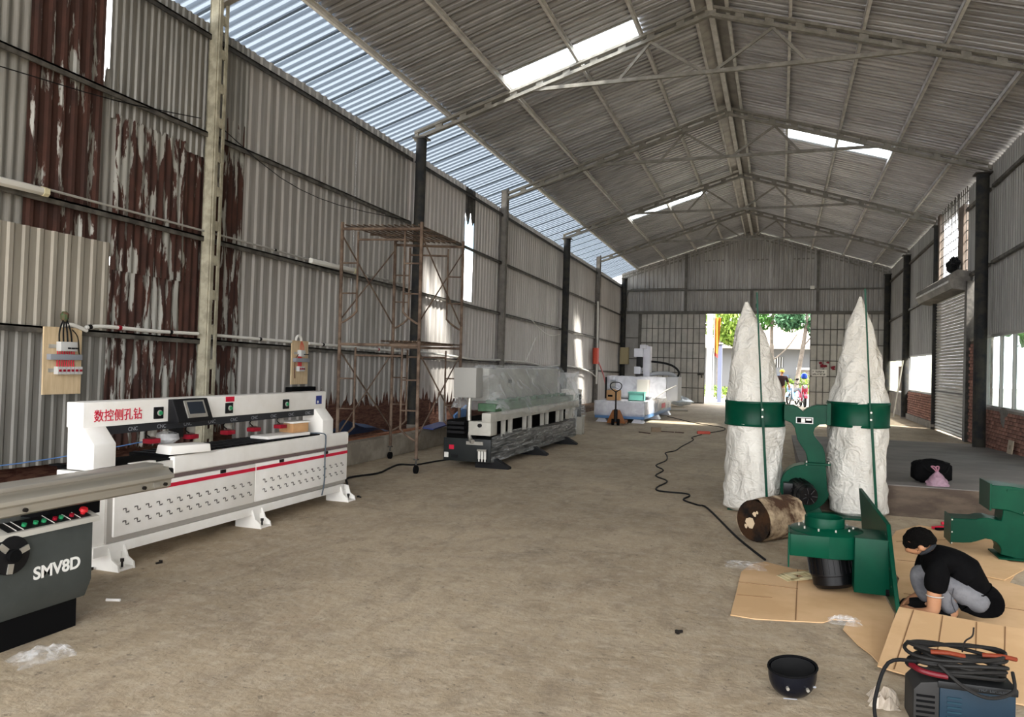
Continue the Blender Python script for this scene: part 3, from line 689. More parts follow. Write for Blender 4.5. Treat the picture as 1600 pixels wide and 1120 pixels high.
flag((-3.12, 38.7, -.03), 'orange-yellow flag hanging beside the white post', 4.2, .32, mat('flag_orange', '#a0641c', .7), mat('flag_red', '#8c2f2a', .7))
flag((8.0, 19.2, -.03), 'red flag seen through the near right window', 3.0, .6, mat('flag_red2', '#9c2730', .7), MATS['flag_red'])
po = thing('white_post', 'white post seen through the near right window', 'post', (8.6, 19.6, -.03)); M().bb(-.15, .15, -.15, .15, 0, 5).obj('shaft', m_white, po); M().bb(-.2, .2, -.2, .2, 0, .2).obj('foot', m_white, po)

aw = struct('added_sunshade', 'unseen lean-to sheet added outside the right wall to keep sun off the windows'); wall_sheet(12.5, 2.6, .2, .03).obj('sunshade_sheet', m_side, aw, flip=False, loc=(XR+.15, 9.6, 3.3), rot=(0, PI/2-.12, 0))  # unseen lean-to, added to keep direct sun off the right windows

nb_ = thing('backdrop_building', 'grey building block added as a darker backdrop behind the near right window', 'building', (13, 0, -.03)); M().bb(0, 8, 0, 44, 0, 6.5).obj('wall', mat('backdrop_wall', '#7d8284', .9, 0, '#8d9294', .5, space='World'), nb_); M().bb(-.6, 8.6, -.4, 44.4, 6.5, 6.8).obj('roof', m_conc, nb_)  # made-up neighbour, added so the window looks onto grey instead of bright sky
for i in range(6): M().bb(-.05, 0, 4+i*6.5, 6+i*6.5, 1.2, 2.8).obj('window', mat('backdrop_glass', '#4b555c', .3), nb_)
# ================================================================== side-hole drilling machine
m_mwhite = mat('machine_white', '#edebe6', .35, 0, '#e3e0d9', 2)
m_mgrey = mat('machine_grey_edge', '#a6a29b', .4)
m_black = mat('black_plastic', '#141416', .5, spec=.2)
m_matte = mat('matte_black', '#0b0b0c', .9, spec=.1)
m_dkboard = mat('dark_strip', '#26272b', .5)
m_redst = mat('red_stripe', '#c81e3c', .45)
m_redp = mat('red_plastic', '#8e1226', .35)
m_alu = mat('aluminium', '#b9b5ac', .4, .6, '#a8a49b', 3, stretch=(1, .2, 4))
m_green = mat('green_lamp', '#2c8a5a', .3)
m_scr = mat('screen_glass', '#2c3138', .12)
m_cable = mat('black_cable', '#131314', .7, spec=.15)
m_bolt = mat('dark_bolt', '#2b2826', .5, .6)
m_foam = mat('white_foam', '#ece9e3', .9, bump=.1, bscale=60)
m_card = mat('cardboard', '#b0875e', .9, 0, '#bf966b', 3, stretch=(1, 6, 1), bump=.08)
m_ink = mat('pale_print', '#8e9096', .6)
def bridge_x(x): return (4.27+x)*.9743-4.27
dm = thing('drilling_machine', 'long white side-hole drilling machine with red Chinese lettering and red stripe', 'drilling machine', (-4.775, 4.27, 0), PI/2+.0)
M().bb(0, 3.47, .04, .4, .2, .76).obj('body', m_mwhite, dm, bev=.008)
M().bb(.0, 3.42, .01, .72, .12, .2).obj('base_rail', m_mwhite, dm, bev=.006)  # rear part added out of view to darken the floor beneath
M().bb(.12, 3.46, .018, .05, .205, .625).obj('panel_border', m_mgrey, dm, bev=.004)
M().bb(.17, 1.81, 0, .03, .245, .62).obj('front_panel', m_mwhite, dm, bev=.01)
M().bb(1.82, 3.465, 0, .03, .245, .62).obj('front_panel', m_mwhite, dm, bev=.01)
M().bb(.75, 3.475, -.012, .06, .655, .805).obj('top_cover', m_mwhite, dm, bev=.028, seg=3)
M().bb(.75, 3.468, .006, .045, .622, .656).obj('cover_gap', mat('brown_gap', '#6d5d5c', .7), dm)  # pinkish-brown strip in the gap under the top cover
M().bb(-.004, .745, -.004, .1, .64, .775).obj('ledge', m_mwhite, dm, bev=.008)
M().bb(.33, .55, -.02, .05, .776, .795).obj('ledge_pad', m_foam, dm, bev=.004)
for a, b in ((.62, 1.81), (1.83, 3.46)): M().bb(a, b, -.004, .002, .553, .585).obj('red_stripe', m_redst, dm)
M().bb(.32, .63, -.003, .002, .556, .583).obj('worn_stripe', mat('pink_stripe', '#d88a9c', .5, 0, '#c81e3c', 14), dm)
lv = M()
for a, b, c, d in ((-.03, .0, .018, .026), (-.004, .004, -.0, .022), (0, .03, -.012, -.004), (-.03, -.026, .012, .022), (.026, .03, -.008, .002)): lv.bb(a, b, -.003, .0, c, d)
lvm = lv.mesh('louver', mat('louver_slot', '#5c5854', .6))
for rz_ in (.43, .335):
    for i in range(14): link('louver', lvm, dm, (.28+i*.112, -.001, rz_))
    for i in range(13): link('louver', lvm, dm, (1.96+i*.116, -.001, rz_))
for x in (1.36, 2.22, 3.02): M().bb(x-.035, x+.035, -.006, .0, .588, .618).bb(x-.028, x+.028, -.01, -.005, .598, .606).obj('latch', m_bolt, dm)
M().bb(.02, .76, .03, .42, .765, .79).bb(.755, 3.3, .065, .48, .765, .812).obj('table', m_matte, dm)
for i in range(24): M().bb(.8+i*.105, .81+i*.105, .065, .48, .812, .817).obj('table_rib', m_dkboard, dm)
M().bb(-.02, .06, .33, .46, .79, .8).obj('rear_shelf', m_matte, dm)
for x0, x1 in ((0, .2), (2.99, 3.2)):
    M().prism([(.14, 1.09), (.03, .965), (.03, .77), (.3, .77), (.3, 1.09)], 'x', x0, x1).obj('upright', m_mwhite, dm, bev=.008)
M().bb(-.003, 3.203, .14, .31, 1.086, 1.28).obj('bridge', m_mwhite, dm, bev=.008)
M().bb(.2, 2.99, .15, .19, 1.02, 1.085).obj('cable_strip', m_dkboard, dm)
for i in range(9): text('lettering', 'CNC', .045, m_ink, dm, (.42+i*.3, .148, 1.035), (PI/2, 0, 0), .0005)
text('lettering', '数控侧孔钻', .1, m_redst, dm, (bridge_x(.2), .137, 1.135), (PI/2, 0, 0), .0015, bold=.0004, sx=.93)
for x in (.85, 1.735, 2.63):
    bx_ = bridge_x(x); bb = M().bb(bx_-.05, bx_+.05, .128, .14, 1.115, 1.215).obj('button_box', m_black, dm, bev=.004)
    M().cyl((bx_+.004, .13, 1.165), (bx_+.004, .108, 1.165), .017, n=12).obj('button', m_green, bb)
    M().cyl((bx_+.004, .13, 1.165), (bx_+.004, .12, 1.165), .024, n=12).obj('button_ring', m_mgrey, bb)
ax, bx_ = bridge_x(.96), bridge_x(1.38)
hm = M().prism([(.139, 1.275), (.09, 1.275), (.02, 1.1), (.02, 1.075), (.139, 1.065)], 'x', ax, bx_).obj('control_box', m_black, dm, bev=.004)
def slant(u, v, d=0.):                  # point on the slanted face of the control box
    y, z = .09-.07*v, 1.275-.175*v; return (ax+(bx_-ax)*u, y-.928*d, z+.371*d)
def slab(u0, u1, v0, v1, d0, d1):
    k = M(); k.v = [slant(u, v, d) for d in (d0, d1) for u, v in ((u0, v0), (u1, v0), (u1, v1), (u0, v1))]
    k.f = [(0, 1, 2, 3), (7, 6, 5, 4), (0, 4, 5, 1), (1, 5, 6, 2), (2, 6, 7, 3), (3, 7, 4, 0)]; return k
slab(.27, .84, .1, .93, -.002, .012).obj('screen_bezel', m_alu, hm)
slab(.33, .79, .18, .76, .011, .014).obj('screen', m_scr, hm)
a, b = bridge_x(1.69), bridge_x(1.81)
lb = M().bb(a, b, .136, .14, 1.225, 1.272).obj('warning_label', m_redst, dm); M().bb(a+.01, a+.035, .144, .137, 1.24, 1.26).bb(b-.035, b-.01, .144, .137, 1.24, 1.26).bb(a+.045, b-.045, .144, .137, 1.232, 1.266).obj('label_mark', m_white, lb)
a, b = bridge_x(3.2), bridge_x(3.31)
lb = M().bb(a, b, .136, .14, 1.14, 1.235).obj('sticker', mat('sticker_blue', '#2d3a7c', .5), dm); M().bb(a, b, .145, .137, 1.2, 1.235).obj('sticker_band', mat('sticker_red', '#c23a3c', .5), lb); M().cyl((a+.03, .136, 1.165), (a+.03, .134, 1.165), .016, n=10).obj('label_mark', m_white, lb)
for x in (.37, .87, 1.33, 1.83, 2.22, 2.66):
    hx = bridge_x(x)
    h = M().cyl((hx+.05, .26, 1.09), (hx, .22, .95), .036, n=12).obj('drill_head', m_alu, dm, smooth=True)
    M().bb(hx-.06, hx+.05, .17, .26, .905, .945).obj('red_clamp', m_redp, h, bev=.006)
    M().tube(smoothpath([(hx-.03, .2, 1.05), (hx-.1, .19, 1.0), (hx-.04, .2, .96)], 4), .006, 5).obj('hose', m_cable, h)
M().bb(bridge_x(1.14), bridge_x(1.22), .2, .3, .93, 1.07).obj('drive_motor', m_black, dm, bev=.005)
M().lathe([(.05, 0), (.11, .05), (.1, .1), (.03, .12)], 12, Matrix.Translation((bridge_x(1.08), .26, .87))).obj('film_cover', film('clear_film', (.95, .95, .95), .6), dm, smooth=True)
for x in (.2, 1.86, 3.42):
    f = M().prism([(-.1, 0), (-.09, .05), (-.03, .085), (.0, .17), (.2, .2), (.2, 0)], 'x', x-.07, x-.055).prism([(-.1, 0), (-.09, .05), (-.03, .085), (.0, .17), (.2, .2), (.2, 0)], 'x', x+.075, x+.09).bb(x-.054, x+.074, -.095, .19, .002, .02).bb(x-.054, x+.074, .03, .19, .02, .125).obj('foot', m_mwhite, dm)
    M().cyl((x+.01, -.05, .015), (x+.01, -.05, .075), .009, n=8).cyl((x+.01, -.05, .062), (x+.01, -.05, .085), .016, n=6).obj('bolt', m_bolt, f)
M().bb(-.002, 0, .06, .11, .22, .28).obj('hazard_sticker', mat('hazard_yellow', '#b59a5e', .6), dm)
M().tube(smoothpath([(2.86, .1, .83), (2.95, -.015, .82), (2.965, -.03, .75), (2.965, -.025, .6), (2.965, -.025, .3), (2.93, -.02, .14)], 5), .007, 6).obj('strap_cable', mat('blue_grey_cable', '#46525c', .6), dm)
# things lying on the drilling machine
fb = M().prism([(-.2, 0), (.2, 0), (.19, .07), (-.18, .075)], 'y', -.1, .1).obj('foam_block', m_foam, None, loc=(-4.83, 5.2, .8175), rot=(0, 0, 1.35), bev=.01); tag(fb, 'thick white foam block on the black table of the drilling machine', 'foam block')
fb = M().bb(-.33, .33, -.12, .12, 0, .03).obj('foam_sheet', m_foam, None, loc=(-4.98, 6.75, .8175), rot=(0, 0, 1.5), bev=.008); tag(fb, 'flat white foam sheet under the cardboard box on the machine', 'foam sheet')
bxo = thing('cardboard_box', 'small brown cardboard box with foam lid on the drilling machine', 'box', (-5.0, 7.0, .8485), 1.45)
M().bb(-.12, .12, -.1, .1, 0, .1).obj('carton', m_card, bxo, bev=.006); M().bb(-.14, .14, -.11, .11, .1, .118).obj('lid', m_foam, bxo, bev=.004)
# ================================================================== sliding table saw (cut by the left edge)
m_saw = mat('saw_grey', '#4b504f', .5, .1, '#434847', 3)
sw = thing('panel_saw', 'dark grey sliding table saw marked SMV8D at the left edge', 'panel saw', (-3.93, 3.5, 0))
M().prism([(-.9, .17), (-.05, .17), (0, .28), (0, .66), (-.9, .66)], 'y', -1.7, 0).obj('cabinet', m_saw, sw, bev=.006)
M().bb(-.85, -.06, -1.65, -.05, 0, .175).obj('plinth', m_matte, sw)
text('lettering', 'SMV8D', .098, mat('saw_print', '#e6e6e2', .5), sw, (.001, -.385, .37), (PI/2, 0, PI/2), .0015, bold=.0026, sx=1.0)
ct = M().prism([(-.1, .7), (.02, .66), (.03, .63), (.0, .63), (-.1, .66)], 'y', -1.6, .03).obj('control_tray', mat('tray_grey', '#bcb9b0', .45), sw, bev=.006)
M().add([(-.09, -.55, .701), (.012, -.55, .668), (.012, -.02, .668), (-.09, -.02, .701)], [(0, 1, 2, 3)]).obj('control_plate', m_black, ct)
for i, (yy, c) in enumerate(((-.43, m_green), (-.36, m_green), (-.31, m_green), (-.24, m_redp), (-.2, m_green), (-.13, m_redp))):
    M().cyl((-.025, yy, .68), (-.02, yy, .695), .013, n=10).obj('push_button', c, ct)
for yy in (-.5, -.46, -.27, -.165, -.1): M().bar((-.09, yy, .703), (.012, yy, .67), .004, .003).obj('divider_line', m_white, ct)
M().cyl((-.03, -.05, .68), (-.022, -.05, .7), .014, n=12).cyl((-.022, -.05, .7), (-.016, -.05, .715), .026, .022, n=14).obj('stop_button', mat('stop_red', '#c3242c', .35), ct, smooth=True)
hw = M().cyl((0, -.535, .545), (.03, -.535, .545), .105, n=28).obj('handwheel', m_black, sw, smooth=True, bev=.006)
for a in (.3, 2.4, 4.545): M().bar((.034, -.535+.045*math.cos(a), .545+.045*math.sin(a)), (.034, -.535+.098*math.cos(a), .545+.098*math.sin(a)), .03, .01, up=(1, 0, 0)).obj('spoke', m_alu, hw)
M().cyl((.03, -.535, .545), (.06, -.535, .545), .035, n=16).obj('hub', m_matte, hw, smooth=True)
P = [(-.15, .74), (-.03, .74), (.0, .755), (.005, .80), (.03, .815), (.03, .84), (.0, .85), (-.02, .87), (-.02, .885), (-.15, .885)]
M().prism(P, 'y', -2.4, .62).obj('table_carriage', mat('carriage_grey', '#a49f93', .45, .3, '#b3aea2', 2, stretch=(1, .1, 3)), sw, bev=.004)
M().prism([(-.14, .885), (0, .885), (.02, .89), (.02, .915), (.0, .92), (-.14, .92)], 'y', -2.4, .53).obj('table_rail', m_alu, sw, bev=.004)
M().bb(-.16, -.03, .62, .68, .80, .87).obj('end_stop', m_black, sw, bev=.015)
for yy in (-.45, .38, .56): M().cyl((0, yy, .775), (.02, yy, .775), .012, n=8).obj('knob', m_bolt, sw)
M().bb(.0, .012, .46, .51, .765, .795).obj('clamp_plate', m_alu, sw)
M().bb(-.35, -.06, -.2, .1, .66, .745).obj('support_arm', m_matte, sw)
pk = M().grid(lambda i, j: (-.18+.36*i/9+random.uniform(-.01, .01), -.12+.24*j/7, .1*(1-abs(i/4.5-1)**4)*(1-abs(j/3.5-1)**4)*random.uniform(.8, 1.1)), 10, 8).obj('plastic_package', film('milky_film', (.9, .93, .95), .35), None, smooth=True, flip=False, loc=(-4.5, 3.15, .661))
tag(pk, 'clear plastic package lying behind the rail of the saw', 'plastic package')
# ================================================================== wrapped edge bander
m_bdark = mat('bander_dark', '#1c1f1f', .4, 0, '#262929', 2, spec=.25)
m_bbeige = mat('bander_beige', '#bdbab0', .5, 0, '#adaaa0', 3)
m_bgreen = mat('bander_green', '#4d6b50', .5, 0, '#3d5840', 5)
m_wrap = film('stretch_film', (.8, .82, .82), .8, .1, 1., 2.5, (.9, 1, 9), 2.2)  # lengthwise white streaks paint in the highlights of the taut film
m_wrap2 = film('clear_sheet_film', (.85, .87, .86), .74, .1, 1., 2.5)
eb = thing('edge_bander', 'long dark edge banding machine wrapped in clear plastic film', 'edge bander', (-4.2, 10.93, 0), PI/2)
M().bb(0, 5.2, 0, .8, .1, .46).obj('base', m_bdark, eb, bev=.01)
M().grid(lambda i, j: (-.012+5.225*i/60, -.015+random.uniform(-.008, .004), .1+.4*j/8+(.05*math.sin(i*.12) if j == 8 else 0)), 61, 9).obj('film_wrap', m_wrap, eb, smooth=True, flip=False)
for x in (.12, 2.15, 4.25):
    M().prism([(-.26, 0), (-.26, .03), (-.03, .15), (.3, .15), (.3, 0)], 'x', x, x+.13).obj('foot', m_black, eb)
M().bb(-.1, 5.3, -.03, .12, .735, .875).obj('front_beam', m_bbeige, eb, bev=.008)
M().bb(0, 5.2, .25, .75, .46, .74).obj('void_shade', mat('void_black', '#0b0b0b', 1, spec=.05), eb)  # black block paints the shade of the open voids behind the brackets
for x in (.62, .95, 1.7, 2.0, 2.75, 3.05, 3.8, 4.1, 4.85): M().bb(x, x+.05, .0, .07, .46, .735).obj('bracket', m_bbeige, eb, bev=.004)
M().bb(.6, 5.1, -.01, .03, .455, .5).obj('lower_lip', m_bdark, eb)
M().bb(.3, 5.1, .05, .35, .875, 1.0).obj('feed_track', m_bgreen, eb, bev=.01)
for i in range(9): M().bb(.5+i*.5, .62+i*.5, .08, .3, 1.0, 1.05).obj('pressure_pad', m_bgreen, eb, bev=.006)
M().bb(.95, 5.15, .42, .8, 1.0, 1.56).obj('hood', m_bbeige, eb, bev=.03)
M().bb(1.9, 2.05, .405, .42, 1.3, 1.36).obj('hood_handle', m_bdark, eb); M().bb(3.3, 3.42, .405, .42, 1.28, 1.38).obj('hood_switch', m_white, eb)
M().bb(-.02, .26, .26, .64, 1.1, 1.57).obj('control_cabinet', mat('cabinet_grey', '#a09e98', .5), eb, bev=.012)
M().tube(smoothpath([(.08, .4, 1.12), (.06, .4, .9), (.04, .38, .6), (0, .34, .45), (-.05, .28, .42)], 5), .035, 12).obj('pipe', m_alu, eb, smooth=True)
M().bb(-.03, .0, .12, .4, .37, .42).obj('pipe_plate', m_alu, eb)
M().bb(-.06, .22, -.02, .36, .52, .74).obj('end_casting', m_bbeige, eb, bev=.02)
for z_ in (.56, .63, .7): M().bb(-.09, .0, .42, .7, z_-.02, z_+.02).obj('slide_rail', m_black, eb)
M().cyl((-.1, .16, .68), (-.06, .16, .68), .03, n=12).obj('end_knob', m_black, eb)
M().bb(-.008, 0, .62, .7, .28, .35).obj('red_label', m_redst, eb); M().bb(-.008, 0, .71, .78, .15, .23).obj('white_label', m_white, eb); M().bb(-.007, 0, .55, .66, .15, .2).obj('dark_label', m_black, eb)
for i, y_ in enumerate((.07, .12, .17)):
    f = M().cyl((-.05, y_, .16), (-.05, y_, .28), .02, n=10).cyl((-.05, y_, .12), (-.05, y_, .16), .012, n=8).obj('air_filter', m_white, eb, smooth=True)
M().bb(-.07, -.03, .05, .2, .28, .31).obj('filter_rail', m_alu, eb)
def drape(i, j, n=46):
    x = .3+4.95*i/(n-1); t = j/13
    P = [(.83, 1.45), (.8, 1.6), (.42, 1.6), (.3, 1.45), (.1, 1.15), (-.045, .9), (-.05, .8)]
    f = t*(len(P)-1); a = min(int(f), len(P)-2); g = f-a
    y, z = P[a][0]+(P[a+1][0]-P[a][0])*g, P[a][1]+(P[a+1][1]-P[a][1])*g
    if x < 1.0: z = min(z, .9+.7*max(0, (x-.3)/.7))
    if t > .6: z += .1*math.sin(x*2.2)*(t-.6)
    return (x+random.uniform(-.02, .02), y-random.uniform(0, .03), z+random.uniform(-.015, .025))
M().grid(lambda i, j: drape(i, j), 46, 14).obj('film_sheet', m_wrap2, eb, smooth=True, flip=False)
M().grid(lambda i, j: (5.22+.12*math.sin(j*.6)*j/9+random.uniform(-.02, .03), -.03+.8*i/9, 1.5-1.25*j/9+random.uniform(-.03, .03)), 10, 10).obj('film_end', m_wrap2, eb, smooth=True, flip=False)
# ================================================================== wrapped CNC router
m_rblue = mat('router_blue', '#5f86b5', .4); m_rwhite = mat('router_white', '#dcdce2', .4, 0, '#d0d0d8', 2)
m_rwrap = film('white_film', (.93, .93, .96), .6, .15, .7, 3.)
rt = thing('cnc_router', 'white and blue router table wrapped in film at the far end', 'router', (-3.66, 21.8, 0))
M().bb(-1.46, 0, 0, 5.6, .12, .24).obj('blue_base', m_rblue, rt, bev=.01)
M().bb(-1.46, 0, .0, 5.6, .24, .62).obj('bed', m_rwhite, rt, bev=.01)
M().grid(lambda i, j: (-1.475+1.48*i/20, -.02-random.random()*.01, .2+.44*j/8), 21, 9).obj('front_film', m_rwrap, rt, smooth=True, flip=False)
M().grid(lambda i, j: (.02+random.random()*.012, 5.6*i/24, .24+.42*j/6+.35*(i/24)*(j/6)), 25, 7).obj('side_film', m_rwrap, rt, smooth=True, flip=False)
M().bb(0, .012, 1.2, 2.6, .24, .6).obj('blue_panel', m_rblue, rt); M().bb(.012, .02, 3.0, 4.2, .25, .5).obj('white_panel', m_white, rt); M().bb(.02, .03, 3.2, 4.0, .3, .46).obj('red_label', m_redst, rt)
for x_, y_ in ((-.25, .1), (-.1, 2.2), (-.1, 4.6), (-1.3, .1)): M().prism([(-.15, 0), (.2, 0), (.12, .13), (-.05, .13)], 'y', y_, y_+.4).obj('foot', m_rwhite, rt, loc=(x_, 0, 0))
M().bb(-1.42, .35, 1.6, 2.5, .72, 1.33).obj('gantry_beam', m_rwhite, rt, bev=.03)
M().bb(.38, .72, 1.7, 2.6, .62, 1.36).obj('gantry_side', mat('gantry_grey', '#b9babd', .5), rt, bev=.02)
M().bb(-1.55, -1.42, 1.7, 2.4, .62, 1.3).obj('gantry_side', m_black, rt, bev=.02)
M().grid(lambda i, j: (-1.46+1.85*i/24, 1.57+random.random()*.02, .7+.65*j/8+random.uniform(-.01, .015)), 25, 9).obj('gantry_film', m_rwrap, rt, smooth=True, flip=False)
M().bb(-.45, -.12, 1.2, 1.6, .75, 1.25).obj('foam_box', mat('foam_dusty', '#b9b3ab', .9), rt); M().bb(-1.36, -1.18, 1.57, 1.6, .78, 1.22).obj('vent_panel', mat('vent_grey', '#8e9094', .6), rt)
for k in (0, 1): M().bb(-1.34, -1.2, 1.555, 1.57, .82+k*.2, .96+k*.2).obj('vent_grid', m_mgrey, rt)
M().bb(-.42, -.2, 2.0, 2.4, 1.33, 2.3).obj('head_column', m_rwhite, rt, bev=.015)
M().bb(-.68, -.4, 1.85, 2.1, 1.95, 2.22).obj('head_bracket', m_rwhite, rt, bev=.01)
M().bb(-.6, -.42, 1.85, 2.1, 1.62, 1.97).obj('spindle', m_black, rt, bev=.02); M().bb(-.66, -.46, 1.8, 2.1, 1.42, 1.65).obj('spindle_collar', m_rwhite, rt, bev=.02)
M().bb(-.5, -.3, 1.85, 2.2, 2.22, 2.34).obj('head_cap', m_rwhite, rt, bev=.01); M().bb(-.62, -.4, 1.82, 2.0, 1.33, 1.43).obj('tool_holder', m_bolt, rt)
M().tube(smoothpath([(-.2, 2.3, 1.82), (.2, 2.3, 1.78), (.5, 2.3, 1.68), (.66, 2.3, 1.52), (.64, 2.3, 1.36)], 5), .035, 6).obj('drag_chain', m_black, rt)
M().tube(smoothpath([(-.25, 2.2, 1.4), (.1, 2.2, 1.46), (.45, 2.2, 1.44), (.6, 2.2, 1.36)], 4), .06, 8).obj('dust_hose', mat('hose_grey', '#a9aaab', .6), rt, smooth=True)
M().tube(smoothpath([(.05, 1.4, .7), (.4, 1.5, .95), (.68, 1.62, 1.1)], 4), .02, 5).obj('loose_film', m_white, rt)
def crate(name, label, cat, loc, d, m, rz=0.):
    o = thing(name, label, cat, loc, rz); x, y, z = d
    M().bb(-x/2, x/2, -y/2, y/2, 0, .02).bb(-x/2, -x/2+.02, -y/2, y/2, 0, z).bb(x/2-.02, x/2, -y/2, y/2, 0, z).bb(-x/2, x/2, -y/2, -y/2+.02, 0, z).bb(-x/2, x/2, y/2-.02, y/2, 0, z).obj('shell', m, o)
    M().bb(-x/2-.015, x/2+.015, -y/2-.015, -y/2+.01, z-.04, z).bb(-x/2-.015, x/2+.015, y/2-.01, y/2+.015, z-.04, z).obj('rim', m, o); return o
crate('plastic_basket', 'teal plastic basket standing on the router bed', 'basket', (-4.03, 22.6, .625), (.46, .3, .27), mat('teal_plastic', '#6fb3a4', .5))
bxo = thing('cardboard_box', 'brown cardboard box standing on the router bed', 'box', (-4.72, 22.55, .625), .1); M().bb(-.2, .2, -.18, .18, 0, .3).obj('carton', m_card, bxo, bev=.006); M().bb(-.16, -.02, -.185, -.18, .1, .16).obj('print', m_matte, bxo); M().bb(-.21, .0, -.18, .18, .3, .306).obj('flap', m_card, bxo, rot=(0, .25, 0))
# ------------------------------------------------------------------ hand pallet truck
pj = thing('pallet_truck', 'orange hand pallet truck with a black loop handle before the router', 'pallet truck', (-4.3, 20.9, 0), .1)
m_or = mat('pallet_orange', '#8a5018', .5)
for s in (-1, 1): M().prism([(-.06, .045), (.06, .045), (.05, .1), (-.05, .1)], 'y', .1, .82).obj('fork', m_or, pj, loc=(s*.2, 0, 0))
M().prism([(-.26, .05), (.26, .05), (.2, .2), (.1, .42), (-.1, .42), (-.2, .2)], 'y', -.02, .1).obj('body', m_or, pj, bev=.01)
M().cyl((0, -.1, .1), (0, -.1, .45), .05, n=12).obj('pump', m_black, pj, smooth=True)
for s in (-1, 1): M().cyl((s*.04, -.1, .09), (s*.11, -.1, .09), .09, n=16).obj('wheel', m_matte, pj, smooth=True); M().cyl((s*.16, .74, .04), (s*.24, .74, .04), .04, n=12).obj('roller', m_white, pj)
M().cyl((0, -.1, .4), (0, -.16, .95), .022, n=10).obj('shaft', m_black, pj, smooth=True)
M().tube(smoothpath([(0, -.16, .93), (.13, -.17, 1.02), (.16, -.17, 1.12), (.1, -.175, 1.19), (0, -.175, 1.2), (-.1, -.175, 1.19), (-.16, -.17, 1.12), (-.13, -.17, 1.02), (0, -.16, .93)], 4), .014, 8).obj('handle', m_black, pj, smooth=True)
M().bar((-.02, -.17, 1.05), (.07, -.17, 1.02), .015, .01).obj('lever', m_black, pj)
# white containers and wrapped roll between the two machines
def drum(label, loc, r, h, m, lidm=None):
    o = thing('plastic_drum', label, 'drum', loc); M().lathe([(r*.9, 0), (r, .05), (r*.97, h*.3), (r, h*.33), (r*.97, h*.36), (r*.97, h*.62), (r, h*.65), (r*.97, h*.68), (r*.95, h)], 20).obj('shell', m, o, smooth=True)
    M().lathe([(r*.98, h), (r, h+.02), (r*.98, h+.05), (r*.3, h+.06)], 20).obj('lid', lidm or m, o, smooth=True); return o
drum('tall white plastic drum standing behind the wrapped edge bander', (-5.25, 19.6, 0), .28, .95, mat('drum_white', '#d8d2c6', .5))
pd = thing('wrapped_pedestal', 'grey film-wrapped roll on a square stand by the edge bander', 'pedestal', (-4.55, 17.65, 0)); M().bb(-.13, .13, -.13, .13, 0, .42).obj('stand', m_bbeige, pd, bev=.01); M().lathe([(.17, .42), (.19, .5), (.15, .75), (.08, .95), (.03, 1.02)], 14).obj('wrapped_roll', m_wrap, pd, smooth=True)
M().cyl((0, 0, .42), (0, 0, .95), .07, n=10).obj('core', m_bdark, pd)
